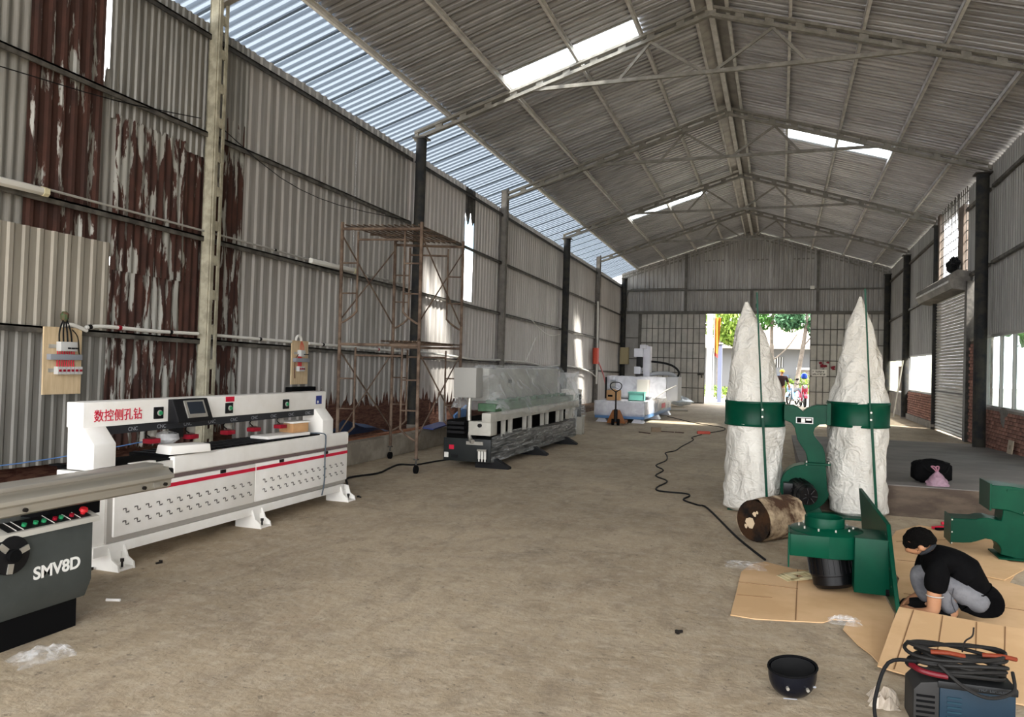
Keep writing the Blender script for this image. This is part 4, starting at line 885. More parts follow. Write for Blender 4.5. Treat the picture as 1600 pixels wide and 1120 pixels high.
# ================================================================== things on and along the left wall
WX_ = XL+.085
def board(label, y0, y1, z0, z1, three):
    b = thing('distribution_board', label, 'distribution board', (WX_, 0, 0))
    h = z1-z0; w_ = y1-y0
    M().bb(0, .02, y0, y1, z0, z1).obj('plywood', mat('plywood', '#c9b08b', .7, 0, '#d6bf9b', 3, stretch=(1, 8, 1)), b)
    m_br = mat('breaker_grey', '#c3c3c0', .5); m_du = mat('duct_grey', '#8d9096', .5); c = (y0+y1)/2+.02*w_
    k = w_/.45
    rail = lambda z: M().bb(.02, .03, c-.18*k, c+.14*k, z-.02, z+.02).obj('rail', m_alu, b)
    za, zd, zb = z1-.2*h/.7, z1-.31*h/.7, z1-.45*h/.7
    rail(za); rail(zb)
    M().bb(.03, .1, c-.1*k, c+(.1*k if three else .02), za-.05, za+.05).obj('main_breaker', m_br, b, bev=.004)
    for i in range(3): M().bb(.1, .112, c-.02+i*.045*k, c+.012*k+i*.045*k, za-.025, za-.01).obj('switch', m_black, b)
    M().bb(.02, .08, c-.2*k, c+.18*k, zd-.03, zd+.03).obj('cable_duct', m_du, b, bev=.003)
    for i in range(6 if three else 3): M().bb(.03, .09, c-.12*k+i*.05*k, c-.075*k+i*.05*k, zb-.04, zb+.04).obj('breaker', m_br, b); M().bb(.09, .1, c-.11*k+i*.05*k, c-.085*k+i*.05*k, zb-.012, zb+.012).obj('switch', m_redp, b)
    for i in range(8 if three else 4):
        y = c-.1*k+i*.028*k; M().cyl((.05, y, za-.05), (.05, y+.005, zd+.03), .006, n=5).obj('red_wire', m_redst, b); M().cyl((.05, y, zd-.03), (.05, y, zb+.04), .006, n=5).obj('red_wire', m_redst, b)
    if three:
        for i in range(4): M().tube(smoothpath([(.06, c-.09+i*.05, za+.05), (.06, c-.09+i*.045, z1-.05), (.05, c-.05+i*.02, z1+.06), (.05, c-.01, z1+.12)], 4), .008, 6).obj('black_wire', m_cable, b)
        M().tube(smoothpath([(.06, c+.06, z1-.02), (.06, c+.13, z1-.1), (.06, c+.15, za-.06), (.05, c+.17, zd+.03)], 4), .006, 5).obj('black_wire', m_cable, b)
        M().lathe([(.02, -.05), (.04, -.02), (.045, .03), (.02, .06)], 10, Matrix.Translation((.04, c-.02, z1+.11))).obj('cable_knot', mat('tape_mix', '#6b4a3a', .7, 0, '#3a5a3a', 30), b)
        M().tube(smoothpath([(.03, c-.04, z1+.02), (.04, c+.08, z1+.03), (.03, y1+.05, z1-.02)], 4), .022, 8).obj('white_conduit', m_white, b)
    else:
        M().tube([(.03, c-.07+.07*math.cos(t)*-1, z1+.0+.08*math.sin(t)) for t in [PI*i/8 for i in range(9)]], .02, 8).obj('white_conduit', m_white, b)
        for i in range(4): M().tube(smoothpath([(.04, c+.0, z1-.0), (.05, c-.05+i*.03, z1-.08), (.06, c-.06+i*.03, za+.05)], 4), .006, 5).obj('red_wire', mat('orange_wire', '#b4604a', .6), b)
        M().tube(smoothpath([(.05, c-.08, za), (.04, c-.16, zd), (.04, c-.17, zb), (.04, c-.16, zb-.15)], 4), .007, 5).obj('black_wire', mat('brown_wire', '#5a3a30', .6), b)
    return b
board('larger plywood board with breakers and black and red wires, left of the cream column', 5.75, 6.2, 1.21, 1.92, True)
board('smaller plywood board with breakers hanging beyond the drilling machine', 9.97, 10.4, 1.24, 1.93, False)
tb = thing('black_tray', 'black tray tucked under the smaller plywood board', 'tray', (XL+.05, 0, 0)); M().bb(0, .12, 9.9, 10.55, 1.0, 1.2).obj('tray', m_matte, tb, bev=.01); M().bb(.1, .14, 9.92, 10.5, .98, 1.02).obj('lip', m_black, tb)
def tube_lamp(label, y0, y1, z):
    o = thing('tube_lamp', label, 'lamp', (XL+.12, 0, 0)); M().prism([(-.03, -.03), (.02, -.045), (.05, -.02), (.05, .03), (.0, .05), (-.03, .04)], 'y', y0, y1-.06).obj('diffuser', mat('lamp_white', '#dedcd4', .5), o, bev=.006)
    M().prism([(-.032, -.034), (.024, -.05), (.055, -.022), (.055, .034), (.0, .055), (-.032, .044)], 'y', y1-.06, y1).obj('end_cap', mat('lamp_yellowed', '#cfc6a4', .5), o); return o
tube_lamp('white tube lamp on the girt cut by the left edge', 4.2, 5.72, 3.29).location.z = 3.3
tube_lamp('white tube lamp on the girt behind the scaffold', 10.37, 11.72, 0).location.z = 3.23
def pipe(label, pts, r, m=None, name='conduit_pipe', cat='conduit', k=3, clips=0):
    o = thing(name, label, cat, (0, 0, 0)); P = smoothpath(pts, k)
    M().tube(P, r, 8).obj('tube', m or m_white, o, smooth=True)
    for i in range(clips):
        p = P[int((i+.5)/clips*(len(P)-1))]; q = P[min(int((i+.5)/clips*(len(P)-1))+1, len(P)-1)]; M().cyl(p-(q-p).normalized()*.02, p+(q-p).normalized()*.02, r*1.25, n=8).obj('tie', m_redp if i % 2 else m_cable, o)
    return o
gx = XL+.1
def gl_(y, z=1.94): return (gx, y, hz(y, z))
pipe('white conduit along the girt between the larger board and the cream column', [gl_(6.25, 1.9), gl_(6.5, 1.93), gl_(7.2, 1.925), gl_(7.95)], .022, clips=3)
pipe('white conduit along the low girt from the cream column past the scaffold', [gl_(8.2), gl_(9.2), gl_(9.95)], .022, clips=1)
pipe('white conduit on the low girt between the smaller board and the round column', [gl_(10.42), gl_(12), gl_(13.85)], .022, clips=2)
pipe('white conduit sagging on the low girt behind the edge bander', [gl_(14.1, 1.97), gl_(16), gl_(17.5, 1.9), gl_(19.3)], .024)
pipe('white conduit on the low girt behind the bander hood', [gl_(19.5), gl_(22), gl_(23.5, 1.85), gl_(25.2)], .024)
pipe('white conduit drooping from the far dark column to the white pipe', [(gx+.05, 25.5, hz(25.5, 1.94)), (gx+.05, 27.5, hz(27.5, 1.9)), (gx+.05, 29.2, hz(29.2, 1.8)), (gx+.05, 30.45, hz(30.5, 1.6))], .03)
pipe('grey cable clipped along the second girt in the near bay', [(gx, 5.7, hz(5.7, 3.3)), (gx, 7, hz(7, 3.3)), (gx, 8, hz(8, 3.3))], .014, mat('grey_cable', '#a6a49d', .6))
pipe('grey cable clipped along the second girt up to the tube lamp', [(gx, 8.2, hz(8.2, 3.3)), (gx, 9.5, hz(9.5, 3.3)), (gx, 10.35, hz(10.3, 3.29))], .014, MATS['grey_cable'], clips=1)
pipe('grey cable along the second girt beyond the tube lamp', [(gx, 11.75, hz(11.7, 3.29)), (gx, 13.8, hz(13.8, 3.3))], .014, MATS['grey_cable'])
pipe('white pipe running down the slotted column near the far corner', [(gx+.05, 30.55, hz(30, 4.7)), (gx+.05, 30.6, hz(30, 4)), (gx+.05, 30.6, hz(30, 2.5)), (gx+.08, 30.5, .9)], .04)
pipe('thin dark wire slung across the rusty sheets', [(XL+.08, 4.3, 4.35), (XL+.08, 5.4, 4.44), (XL+.08, 6.6, 4.55), (XL+.09, 7.9, 4.76)], .006, m_cable, 'wire', 'wire')
pipe('thin dark wire sagging between the cream column and the round column', [(XL+.1, 8.2, 4.78), (XL+.1, 9.6, 4.38), (XL+.1, 11.2, 4.3), (XL+.1, 13.8, 4.52)], .006, m_cable, 'wire', 'wire')
pipe('thin blue cord from the left edge to the drilling machine', [(-6.6, 4.5, .62), (-6.0, 4.9, .72), (-5.2, 5.2, .9)], .005, mat('blue_cord', '#3d5f8c', .6), 'cord', 'cord')
rs = thing('red_bag', 'orange-red bag with a pink strap hung by the far white pipe', 'bag', (XL+.17, 30.3, 0)); M().grid(lambda i, j: (.12*math.cos(2*PI*i/12), .22*math.sin(2*PI*i/12)*(1-.3*abs(j/5-.5)), 1.72+.65*j/5), 12, 6, True).obj('bag', mat('orange_red', '#d2543f', .6), rs, smooth=True)
M().tube(smoothpath([(.1, .1, 1.8), (.15, .8, 1.3), (.15, 1.3, .85)], 4), .03, 6).obj('strap', mat('pink_strap', '#dd8a8e', .6), rs); M().cyl((0, 0, 2.37), (0, 0, 2.7), .012, n=6).obj('hook', m_steel, rs)
jb = thing('switch_box', 'cream switch box on the far corner column', 'switch box', (-7.0, 35.66, 1.75)); M().bb(-.2, .2, -.12, .12, 0, .8).obj('case', mat('cream_case', '#a79a78', .6), jb, bev=.01); M().bb(-.16, .16, -.125, -.12, .1, .7).obj('cover', MATS['cream_case'], jb)
# ------------------------------------------------------------------ scaffold
m_scaf = mat('scaffold_rust', '#54453b', .8, .1, '#776658', 6, bump=.2, spec=.15)
sf = thing('scaffold', 'two-storey rusty scaffold tower on castors against the left wall', 'scaffold', (0, 0, 0))
A, B_, C_, D_ = Vector((-6.2, 9.75, 0)), Vector((-5.01, 10.0, 0)), Vector((-5.1, 11.75, 0)), Vector((-6.15, 11.3, 0))
def V(p, z): return (p.x, p.y, z)
for lvl in (0, 1):
    z0, z1 = .22+lvl*1.72, 1.94+lvl*1.72
    for (P, Q) in ((A, B_), (D_, C_)):
        d = (Q-P).normalized()
        for p, s in ((P, 1), (Q, -1)):
            f = M().cyl(V(p, z0), V(p, z1+.04), .026, n=10).obj('standard', m_scaf, sf, smooth=True)
            i = p+d*(.25*s); j = p+d*(.1*s)
            M().tube(smoothpath([V(i, z1-.1), V(i, z0+.55), V(i-d*(.01*s), z0+.42), V(j, z0+.3), V(p, z0+.25)], 4), .016, 8).obj('inner_post', m_scaf, sf, smooth=True)
            for zz in (z0+.7, z0+1.15): M().cyl(V(p, zz), V(i, zz), .012, n=6).obj('rung', m_scaf, f)
        M().cyl(V(P, z1-.06), V(Q, z1-.06), .022, n=10).obj('ledger', m_scaf, sf, smooth=True)
        M().cyl(V(P+d*.25, z1-.22), V(Q-d*.25, z1-.22), .016, n=8).obj('sub_ledger', m_scaf, sf, smooth=True)
    for (P, Q) in ((A, D_), (B_, C_)):
        M().cyl(V(P, z1-.15), V(Q, z0+.3), .012, n=6).obj('cross_brace', m_scaf, sf); M().cyl(V(P, z0+.3), V(Q, z1-.15), .012, n=6).obj('cross_brace', m_scaf, sf)
for (lvl, n, a) in ((0, 9, .5), (1, 13, 0.)):
    z = 1.93+lvl*1.72
    dk = thing('deck_tmp', '', '') if False else None
    for i in range(n):
        t = a+(1-a)*(i+.5)/n
        p = A.lerp(B_, t); q = D_.lerp(C_, t); M().cyl(V(p, z+.01), V(q, z+.01), .012, n=6).obj('deck_bar', m_scaf, sf)
    for t in (.2, .5, .8): p = A.lerp(D_, t); q = B_.lerp(C_, t); M().cyl(V(p.lerp(q, a), z-.01), V(q, z-.01), .012, n=6).obj('deck_bar', m_scaf, sf)
for p in (A, B_, C_, D_):
    c = M().cyl(V(p, .13), V(p, .24), .014, n=8).bb(p.x-.03, p.x+.03, p.y-.035, p.y+.035, .2, .215).obj('castor_fork', m_steel, sf); M().cyl((p.x-.02, p.y, .06), (p.x+.02, p.y, .06), .06, n=16).obj('castor_wheel', m_matte, c, smooth=True)
# boards and sheets on the kerb
bs = M().grid(lambda i, j: (-6.62+.5*j/5, 10.1+1.1*i/7, .42+.3*math.sin(j/5*2.2)*(1-i/9)+random.uniform(-.02, .02)), 8, 6).obj('blue_tarp', mat('tarp_blue', '#2f4568', .5, 0, '#3d567c', 4), None, smooth=True, flip=False); tag(bs, 'crumpled dark blue tarpaulin on the kerb beside the drilling machine', 'tarpaulin')
bs = M().bb(-.12, .12, -.5, .5, 0, .025).obj('blue_board', mat('flat_blue', '#3c4a86', .5), None, loc=(-6.2, 13.2, .41), rot=(.03, .1, .1)); tag(bs, 'flat dark blue board lying on the kerb edge behind the scaffold', 'board')
bs = M().bb(-.02, .02, -.3, .3, 0, .5).obj('pale_blue_board', mat('sky_blue_board', '#6f9ad6', .4), None, loc=(-6.85, 15.75, .13), rot=(.35, .25, 0)); tag(bs, 'tilted light blue board leaning at the wall behind the edge bander', 'board')
bs = M().bb(-.02, .02, -.16, .16, 0, .8).obj('white_board', m_foam, None, loc=(-7.0, 15.25, .12), rot=(0, -.05, 0)); tag(bs, 'upright white foam board standing against the left wall', 'foam board')
# ------------------------------------------------------------------ floor cables and litter
def cable(label, pts, r=.008, z=.01, m=None, k=4):
    o = M().tube(smoothpath([(p[0], p[1], p[2] if len(p) > 2 else z) for p in pts], k), r, 6).obj('cable', m or m_cable, None, smooth=True); return tag(o, label, 'cable')
cable('black cable from the drilling machine past the scaffold castor', [(-5.0, 7.95), (-5.3, 8.6), (-5.6, 9.12), (-5.46, 9.68), (-5.57, 10.22), (-5.63, 10.67), (-5.4, 10.75), (-5.3, 11.3), (-5.1, 11.9)], .014, .016)
cable('long black cable zigzagging down the middle of the floor', [(-.09, 6.9), (-.37, 7.72), (-.77, 9.14), (-.9, 9.3), (-1.1, 9.58), (-1.06, 9.9), (-1.14, 10.07), (-1.48, 10.11), (-1.55, 10.42), (-1.5, 11.03), (-1.74, 11.5), (-1.72, 12.17), (-1.92, 12.7), (-1.86, 13.46), (-1.94, 14.16), (-2.04, 14.68), (-1.92, 15.12), (-1.9, 16.05), (-1.83, 17.61), (-1.93, 18.24), (-1.8, 19.2)], .011)
cable('black cable from the red socket to the router', [(-1.7, 19.7), (-1.5, 20.4), (-1.38, 21.0), (-1.5, 21.9), (-2.38, 23.14), (-3.52, 25.6)], .011)
so_ = thing('socket_strip', 'small red socket strip on the floor amid the cables', 'socket', (-1.78, 19.5, 0), .3); M().bb(-.16, .16, -.05, .05, 0, .07).obj('case', mat('socket_red', '#c0503f', .5), so_, bev=.01); M().bb(-.12, .12, -.03, .03, .07, .075).obj('face', m_redp, so_)
bk = M().bb(-.12, .12, -.05, .05, 0, .11).obj('wood_block', mat('wood_block', '#8a7864', .9), None, loc=(-2.95, 19.4, 0), rot=(0, 0, .3)); tag(bk, 'short wooden block on the floor beside the thin rods', 'wood block')
for i, (a, b, l) in enumerate((((-2.83, 19.45), (-2.5, 19.4), 'thin dark rod next to the wooden block'), ((-2.48, 19.42), (-2.25, 19.36), 'short dark rod nearer the red socket'), ((-3.3, 18.9), (-2.98, 18.68), 'short dark rod left of the wooden block'))):
    o = M().cyl((*a, .015), (*b, .015), .014, n=6).obj('rod', mat('rod_brown', '#5d4c42', .7), None); tag(o, l, 'rod')
hp = M().grid(lambda i, j: (-3.95+.55*math.cos(2*PI*i/16)*math.sin(PI*(j+.3)/8.6)*random.uniform(.8, 1.15), 32.6+.6*math.sin(2*PI*i/16)*math.sin(PI*(j+.3)/8.6), .02+.42*(1-abs(j/8))*random.uniform(.75, 1.1)), 16, 9, True).obj('plastic_heap', film('blue_grey_film', (.72, .79, .83), .3, .25), None, smooth=True, flip=False); tag(hp, 'crumpled heap of clear plastic sheeting by the left gate leaf', 'plastic sheeting')
fb = M().bb(-.45, .45, -.3, .3, 0, .05).obj('flat_panel', mat('panel_tan', '#a39b8c', .8), None, loc=(-3.75, 29.3, 0), rot=(0, 0, .2), bev=.01); tag(fb, 'flat tan panel on the floor beside the router foot', 'panel')
def crumple(label, loc, sx, sy, h, m, n=12, rz=0.):
    o = M().grid(lambda i, j: ((i/(n-1)-.5)*2*sx*random.uniform(.85, 1.1), (j/(n-1)-.5)*2*sy*random.uniform(.85, 1.1), h*random.random()*(1-max(abs(i/(n-1)*2-1), abs(j/(n-1)*2-1))**3)+.004), n, n).obj('plastic_scrap', m, None, flip=False, loc=loc, rot=(0, 0, rz)); return tag(o, label, 'plastic scrap')
m_scrap = film('scrap_film', (.85, .86, .87), .86, .12, .8, 14.)
crumple('crumpled clear plastic scrap beside the saw plinth', (-3.72, 3.02, 0), .15, .1, .07, m_scrap, 12, 1.2)
crumple('flat clear plastic bag at the corner of the near cardboard', (-.24, 6.62, .008), .17, .14, .03, m_scrap)
crumple('small clear plastic scrap between the two cardboard sheets', (.43, 5.4, .01), .1, .07, .05, m_scrap)
for i, (x, y, l) in enumerate(((-4.93, 4.36, 'small black clip on the floor at the machine foot'), (-4.6, 4.72, 'small black bolt on the floor in front of the machine foot'), (-4.72, 7.95, 'dark scrap on the floor at the far machine foot'), (-.56, 4.8, 'dark brown leaf scrap on the open floor'))):
    o = M().box((0, 0, .008), (.05, .014, .014)).box((.02, .01, .012), (.014, .03, .02)).obj('floor_scrap', m_bolt, None, loc=(x, y, 0), rot=(0, 0, i*1.3)); tag(o, l, 'scrap')
o = M().cyl((0, 0, .012), (.09, .03, .012), .01, n=6).obj('chalk_piece', m_foam, None, loc=(-4.2, 3.86, 0)); tag(o, 'white foam strip on the floor by the saw corner', 'foam strip')
# black net bundle on the shutter housing
nb = M().grid(lambda i, j: tuple(Vector((.16*math.cos(2*PI*i/14)*math.sin(PI*j/9), .35*math.sin(2*PI*i/14)*math.sin(PI*j/9), .2-.2*math.cos(PI*j/9)))*random.uniform(.75, 1.15)), 14, 10, True).obj('net_bundle', mat('net_black', '#0f1012', .95, bump=.8, bscale=40), None, flip=False, loc=(XR-.27, 22.0, 4.22)); tag(nb, 'tangled black net bundle on top of the shutter housing', 'net')
pl_ = M().cyl((4.0, 31.2, 0.0), (4.16, 30.3, 2.1), .025, n=8).obj('white_pole', m_white, None, smooth=True); tag(pl_, 'thin white pole leaning against the right wall', 'pole')
bk = thing('tile', 'small beige tile leaning against the red brick wall', 'tile', (XR-.12, 17.35, .075), 0); M().bb(0, .02, -.17, .17, 0, .3).obj('slab', mat('tile_beige', '#b3a48f', .8), bk, rot=(0, .12, 0)); M().bb(-.002, 0, -.05, .05, .12, .2).obj('tile_print', mat('tile_print', '#94846f', .8), bk, rot=(0, .12, 0))

pipe('white cable drooping along the second girt before the far dark column', [(gx, 21.8, hz(21.8, 3.3)), (gx, 23, hz(23, 3.0)), (gx, 24, hz(24, 2.9)), (gx, 25.1, hz(25.1, 3.0))], .016, None, 'wire', 'wire')
o = M().cyl((gx+.06, 21.3, hz(21.3, 1.95)), (gx+.02, 22.4, hz(22.4, 2.75)), .02, n=6).obj('white_rod', m_white, None, smooth=True); tag(o, 'thin white rod leaning on the wall above the edge bander', 'rod')
# ================================================================== dust collector
m_gn = mat('green_enamel', '#03402d', .35, 0, '#023526', 2, spec=.12)
m_cloth = mat('white_cloth', '#d3d0c8', .9, 0, '#c9c5bc', 3, spec=.1)
m_mot = mat('motor_black', '#08080a', .35, spec=.25)
dc = thing('dust_collector', 'green twin-bag dust collector with tall white filter bags', 'dust collector', (0, 0, 0))
def crease_cloth():
    m = m_cloth; t = m.node_tree; n = t.nodes; L = t.links.new; b = n['Principled BSDF']
    tc = n.new('ShaderNodeTexCoord'); hs = []
    for sc, w, st in ((2.2, 1.0, (1, 1, .55)), (5.5, .5, (1, 1, 1.3)), (13, .22, (1, 1, .8))):
        mp = n.new('ShaderNodeMapping'); mp.inputs['Scale'].default_value = st; mp.inputs['Rotation'].default_value = (.3*sc, .5, sc); L(tc.outputs['Object'], mp.inputs[0])
        nz = n.new('ShaderNodeTexNoise'); nz.inputs['Scale'].default_value = sc; nz.inputs['Detail'].default_value = 2; nz.inputs['Distortion'].default_value = 1.5; L(mp.outputs[0], nz.inputs[0])
        a = n.new('ShaderNodeMath'); a.operation = 'SUBTRACT'; a.inputs[1].default_value = .5; L(nz.outputs[0], a.inputs[0]); q = n.new('ShaderNodeMath'); q.operation = 'ABSOLUTE'; L(a.outputs[0], q.inputs[0])
        z = n.new('ShaderNodeMath'); z.operation = 'MULTIPLY'; z.inputs[1].default_value = w; L(q.outputs[0], z.inputs[0]); hs.append(z.outputs[0])
    s_ = n.new('ShaderNodeMath'); L(hs[0], s_.inputs[0]); L(hs[1], s_.inputs[1]); s2 = n.new('ShaderNodeMath'); L(s_.outputs[0], s2.inputs[0]); L(hs[2], s2.inputs[1])
    bp = n.new('ShaderNodeBump'); bp.inputs['Strength'].default_value = 1; bp.inputs['Distance'].default_value = .09; bp.invert = True; L(s2.outputs[0], bp.inputs['Height']); L(bp.outputs[0], b.inputs['Normal'])
crease_cloth()
def bag(prof, seg=40, nz=26, wr=.012, seed=1, base=None):
    rnd = random.Random(seed); ph = [rnd.uniform(0, 6) for _ in range(8)]
    def fn(i, j):
        t = j/(nz-1); f = t*(len(prof)-1); a = min(int(f), len(prof)-2); g = f-a; g = g*g*(3-2*g)*.5+g*.5
        z, r, cx, cy = [prof[a][k]+(prof[a+1][k]-prof[a][k])*g for k in range(4)]
        an = 2*PI*i/seg
        wv = wr*(math.sin(3*an+ph[0]+z*4)+.7*math.sin(7*an+ph[1]-z*9)+.6*math.sin(11*an+ph[2]+z*17)*math.sin(z*7+ph[3])+.5*math.sin(5*an-z*23+ph[4]))
        wv *= min(1, r/.2)
        return (cx+(r+wv)*math.cos(an), cy+(r+wv)*math.sin(an), z+.006*math.sin(5*an+ph[5]))
    k = M().grid(fn, seg, nz, True); k.f += [tuple(range(seg))[::-1], tuple(range((nz-1)*seg, nz*seg))]; return k
LX, LY, RX, RY = -.27, 9.3, .86, 9.6
bag([(1.27, .325, LX, LY), (1.45, .29, LX-.025, LY), (1.65, .255, LX-.045, LY), (1.86, .215, LX-.055, LY), (2.07, .165, LX-.07, LY), (2.25, .1, LX-.1, LY), (2.44, .015, LX-.12, LY)], seed=3).obj('upper_bag', m_cloth, dc, smooth=True)
bag([(1.29, .325, RX, RY), (1.52, .265, RX+.0, RY), (1.75, .225, RX, RY), (2.0, .175, RX-.0, RY), (2.18, .14, RX-.0, RY), (2.32, .08, RX-.0, RY), (2.52, .012, RX-.0, RY)], seed=8).obj('upper_bag', m_cloth, dc, smooth=True)
bag([(.01, .22, LX-.02, LY), (.05, .29, LX-.02, LY), (.3, .318, LX, LY), (.6, .31, LX, LY), (1.02, .318, LX, LY)], seed=5, wr=.014).obj('lower_bag', m_cloth, dc, smooth=True)
bag([(.01, .24, RX+.02, RY), (.05, .3, RX+.02, RY), (.3, .32, RX+.01, RY), (.6, .31, RX, RY), (1.04, .318, RX, RY)], seed=11, wr=.014).obj('lower_bag', m_cloth, dc, smooth=True)
for x, y, z in ((LX, LY, 0), (RX, RY, .02)):
    M().lathe([(.325, 1.0+z), (.338, 1.0+z), (.342, 1.015+z), (.335, 1.03+z), (.335, 1.25+z), (.342, 1.265+z), (.338, 1.285+z), (.325, 1.285+z)], 40, Matrix.Translation((x, y, 0)), False).obj('collar', m_gn, dc, smooth=True)
pts = [(.05, 1.256), (.154, 1.255), (.21, 1.225), (.253, 1.186), (.29, 1.22), (.337, 1.247), (.40, 1.268), (.54, 1.27), (.54, 1.066), (.43, 1.05), (.38, 1.01), (.365, .96), (.375, .92), (.407, .88), (.464, .81), (.49, .73), (.5, .62), (.315, .62), (.305, .68), (.285, .74), (.235, .81), (.2, .87), (.18, .95), (.17, 1.0), (.133, 1.055), (.05, 1.087)]
M().prism(pts, 'y', 9.12, 9.36).obj('duct', m_gn, dc, bev=.005, seg=1)
M().bb(.28, .55, 9.08, 9.4, .6, .62).obj('flange', m_gn, dc)
for x in (.3, .53): M().cyl((x, 9.1, .59), (x, 9.1, .64), .008, n=6).obj('flange_bolt', m_alu, dc)
M().bb(.5, .54, 9.1, 9.4, 1.05, 1.29).obj('duct_joint', m_gn, dc)
np_ = M().bb(.18, .36, 9.112, 9.12, 1.055, 1.125).obj('nameplate', mat('plate_silver', '#b6b6b4', .4, .4), dc); M().bb(.19, .35, 9.108, 9.113, 1.063, 1.118).obj('plate_field', m_matte, np_); M().bb(.235, .275, 9.106, 9.109, 1.066, 1.112).obj('plate_mark', m_white, np_); M().bb(.285, .34, 9.106, 9.109, 1.09, 1.11).obj('plate_mark', m_white, np_)
V_ = [(.27+.26*math.cos(t)*(1+.06*math.cos(t)), .33+.26*math.sin(t)) for t in [PI*.5+i*2*PI*.75/24 for i in range(25)]]
M().prism([(.5, .6), (.3, .6)]+[(.27, .595)]+V_[1:-1]+[(.52, .33)], 'y', 9.1, 9.38).obj('volute', m_gn, dc, bev=.006, seg=1)
mo = M().cyl((.2, 9.12, .33), (.3, 8.84, .3), .115, n=24).obj('motor', m_mot, dc, smooth=True)
for i in range(18):
    a = 2*PI*i/18; d = Vector((.1, -.28, -.03)).normalized(); u_ = d.orthogonal().normalized(); w_ = d.cross(u_); p = u_*math.cos(a)+w_*math.sin(a)
    M().bar(Vector((.215, 9.08, .326))+p*.118, Vector((.28, 8.9, .306))+p*.118, .008, .02, up=p).obj('fin', m_mot, mo)
M().cyl((.28, 8.9, .306), (.32, 8.79, .294), .123, .1, n=24).obj('fan_cover', m_mot, mo, smooth=True)
for i in range(7):
    a = 2*PI*i/7; M().bar((.322+.03*math.cos(a), 8.783, .293+.03*math.sin(a)), (.322+.085*math.cos(a), 8.783, .293+.085*math.sin(a)), .004, .022, up=(0, 1, 0)).obj('fan_slot', mat('slot_grey', '#3b3b3c', .5), mo)
M().bb(.06, .16, 8.92, 9.06, .26, .4).obj('terminal_box', m_mot, mo, bev=.01)
M().prism([(.06, 0), (.5, 0), (.46, .1), (.42, .14), (.12, .14), (.08, .1)], 'y', 9.12, 9.36).obj('pedestal', m_gn, dc, bev=.005)
M().bb(-.55, 1.15, 9.2, 9.5, 0, .02).obj('base_plate', m_gn, dc)
for x0, y0, z1 in ((-.28, 8.955, 2.52), (.86, 9.255, 2.58)):
    M().bar((x0+.015, y0, z1), (x0+.1, y0-.0, 1.1), .018, .01, up=(0, 1, 0)).obj('upper_strut', m_gn, dc)
    M().bar((x0+.1, y0-.005, 1.22), (x0+.18, y0-.02, .04), .028, .012, up=(0, 1, 0)).obj('lower_strut', m_gn, dc)
    for z in (1.12, 1.2): M().cyl((x0+.102, y0-.02, z), (x0+.102, y0+.01, z), .011, n=8).obj('strut_bolt', m_alu, dc)
    for s in ((.0, 2.5, z1), ): M().cyl((x0, y0+.33, z1-.15), (x0, y0+.33, z1-.1), .005, n=5).obj('bag_hook', m_gn, dc)
# ------------------------------------------------------------------ log
lg = thing('log', 'short thick wooden log lying in front of the dust collector', 'log', (-.21, 7.62, .2), 0)
ax_ = Vector((.33, .44, 0)); u_ = Vector((0, 0, 1)); v_ = ax_.normalized().cross(u_)
def logp(i, j, n=28):
    a = 2*PI*i/n; r = .2+.01*math.sin(3*a+1)+.007*math.sin(7*a+j*.4)+random.uniform(-.004, .004)
    return tuple(ax_*(j/8)+u_*(r*math.cos(a))+v_*(r*math.sin(a)))
random.seed(3)
M().grid(lambda i, j: logp(i, j), 28, 9, True).obj('bark', mat('log_bark', '#4a3424', .95, 0, '#bda88a', 5, stretch=(1, 1, 1), lo=.42, hi=.62, bump=.9, bscale=22), lg, smooth=True)
for k, t in (('end_face', 0.), ('back_face', 1.)):
    e = M(); n = 28; e.v = [tuple(ax_*t+(u_*math.cos(2*PI*i/n)+v_*math.sin(2*PI*i/n))*.196-ax_*.004*(1 if t == 0 else -1)) for i in range(n)]; e.f = [tuple(range(n))]
    e.obj(k, mat('log_end', '#0d0805', 1, 0, '#35210f', 6, bump=1, bscale=18), lg)
for k in range(4):
    c = -ax_.normalized()*.006+u_*random.uniform(-.08, .1)+v_*random.uniform(-.1, .08); e = M(); n = 8; s = (.062, .025, .016, .022)[k]
    e.v = [tuple(c+(u_*math.sin(2*PI*i/n)*random.uniform(.6, 1.4)+v_*math.cos(2*PI*i/n)*random.uniform(.6, 1.2))*s) for i in range(n)]; e.f = [tuple(range(n))]; e.obj('pale_patch', mat('pale_wood', '#c9b394', .9), lg)
# ------------------------------------------------------------------ blower standing on its motor
random.seed(11)
bl = thing('blower_unit', 'green fan blower upended on its black motor on cardboard', 'blower', (.37, 6.2, .022))
M().lathe([(.0, .46), (.14, .462), (.15, .455), (.272, .435), (.278, .43), (.278, .275), (.272, .27), (0, .27)], 36, None, False).obj('casing', m_gn, bl, smooth=True)
M().lathe([(.128, .455), (.128, .525), (.137, .53), (.14, .525), (.14, .455)], 36, Matrix.Translation((-.03, 0, 0)), False).obj('inlet_ring', m_gn, bl, smooth=True)
M().prism([(-.01, .272), (-.277, .272), (-.277, .428), (-.01, .43)], 'y', -.278, .0).obj('outlet', m_gn, bl, bev=.004)
M().bb(-.288, -.278, -.29, .0, .19, .44).obj('outlet_flange', m_gn, bl)
for i in range(10):
    a = 2*PI*i/10; M().cyl((.19*math.cos(a)-.02, .19*math.sin(a), .44), (.19*math.cos(a)-.02, .19*math.sin(a), .465), .007, n=6).obj('screw', m_alu, bl)
tl = Matrix.Translation((.0, -.02, .275)) @ Euler((-.12, -.16, 0)).to_matrix().to_4x4()
mo = M().lathe([(.148, 0), (.148, -.17), (.142, -.175), (.142, -.235), (.12, -.262), (.0, -.263)], 30, tl, False).obj('motor', m_mot, bl, smooth=True)
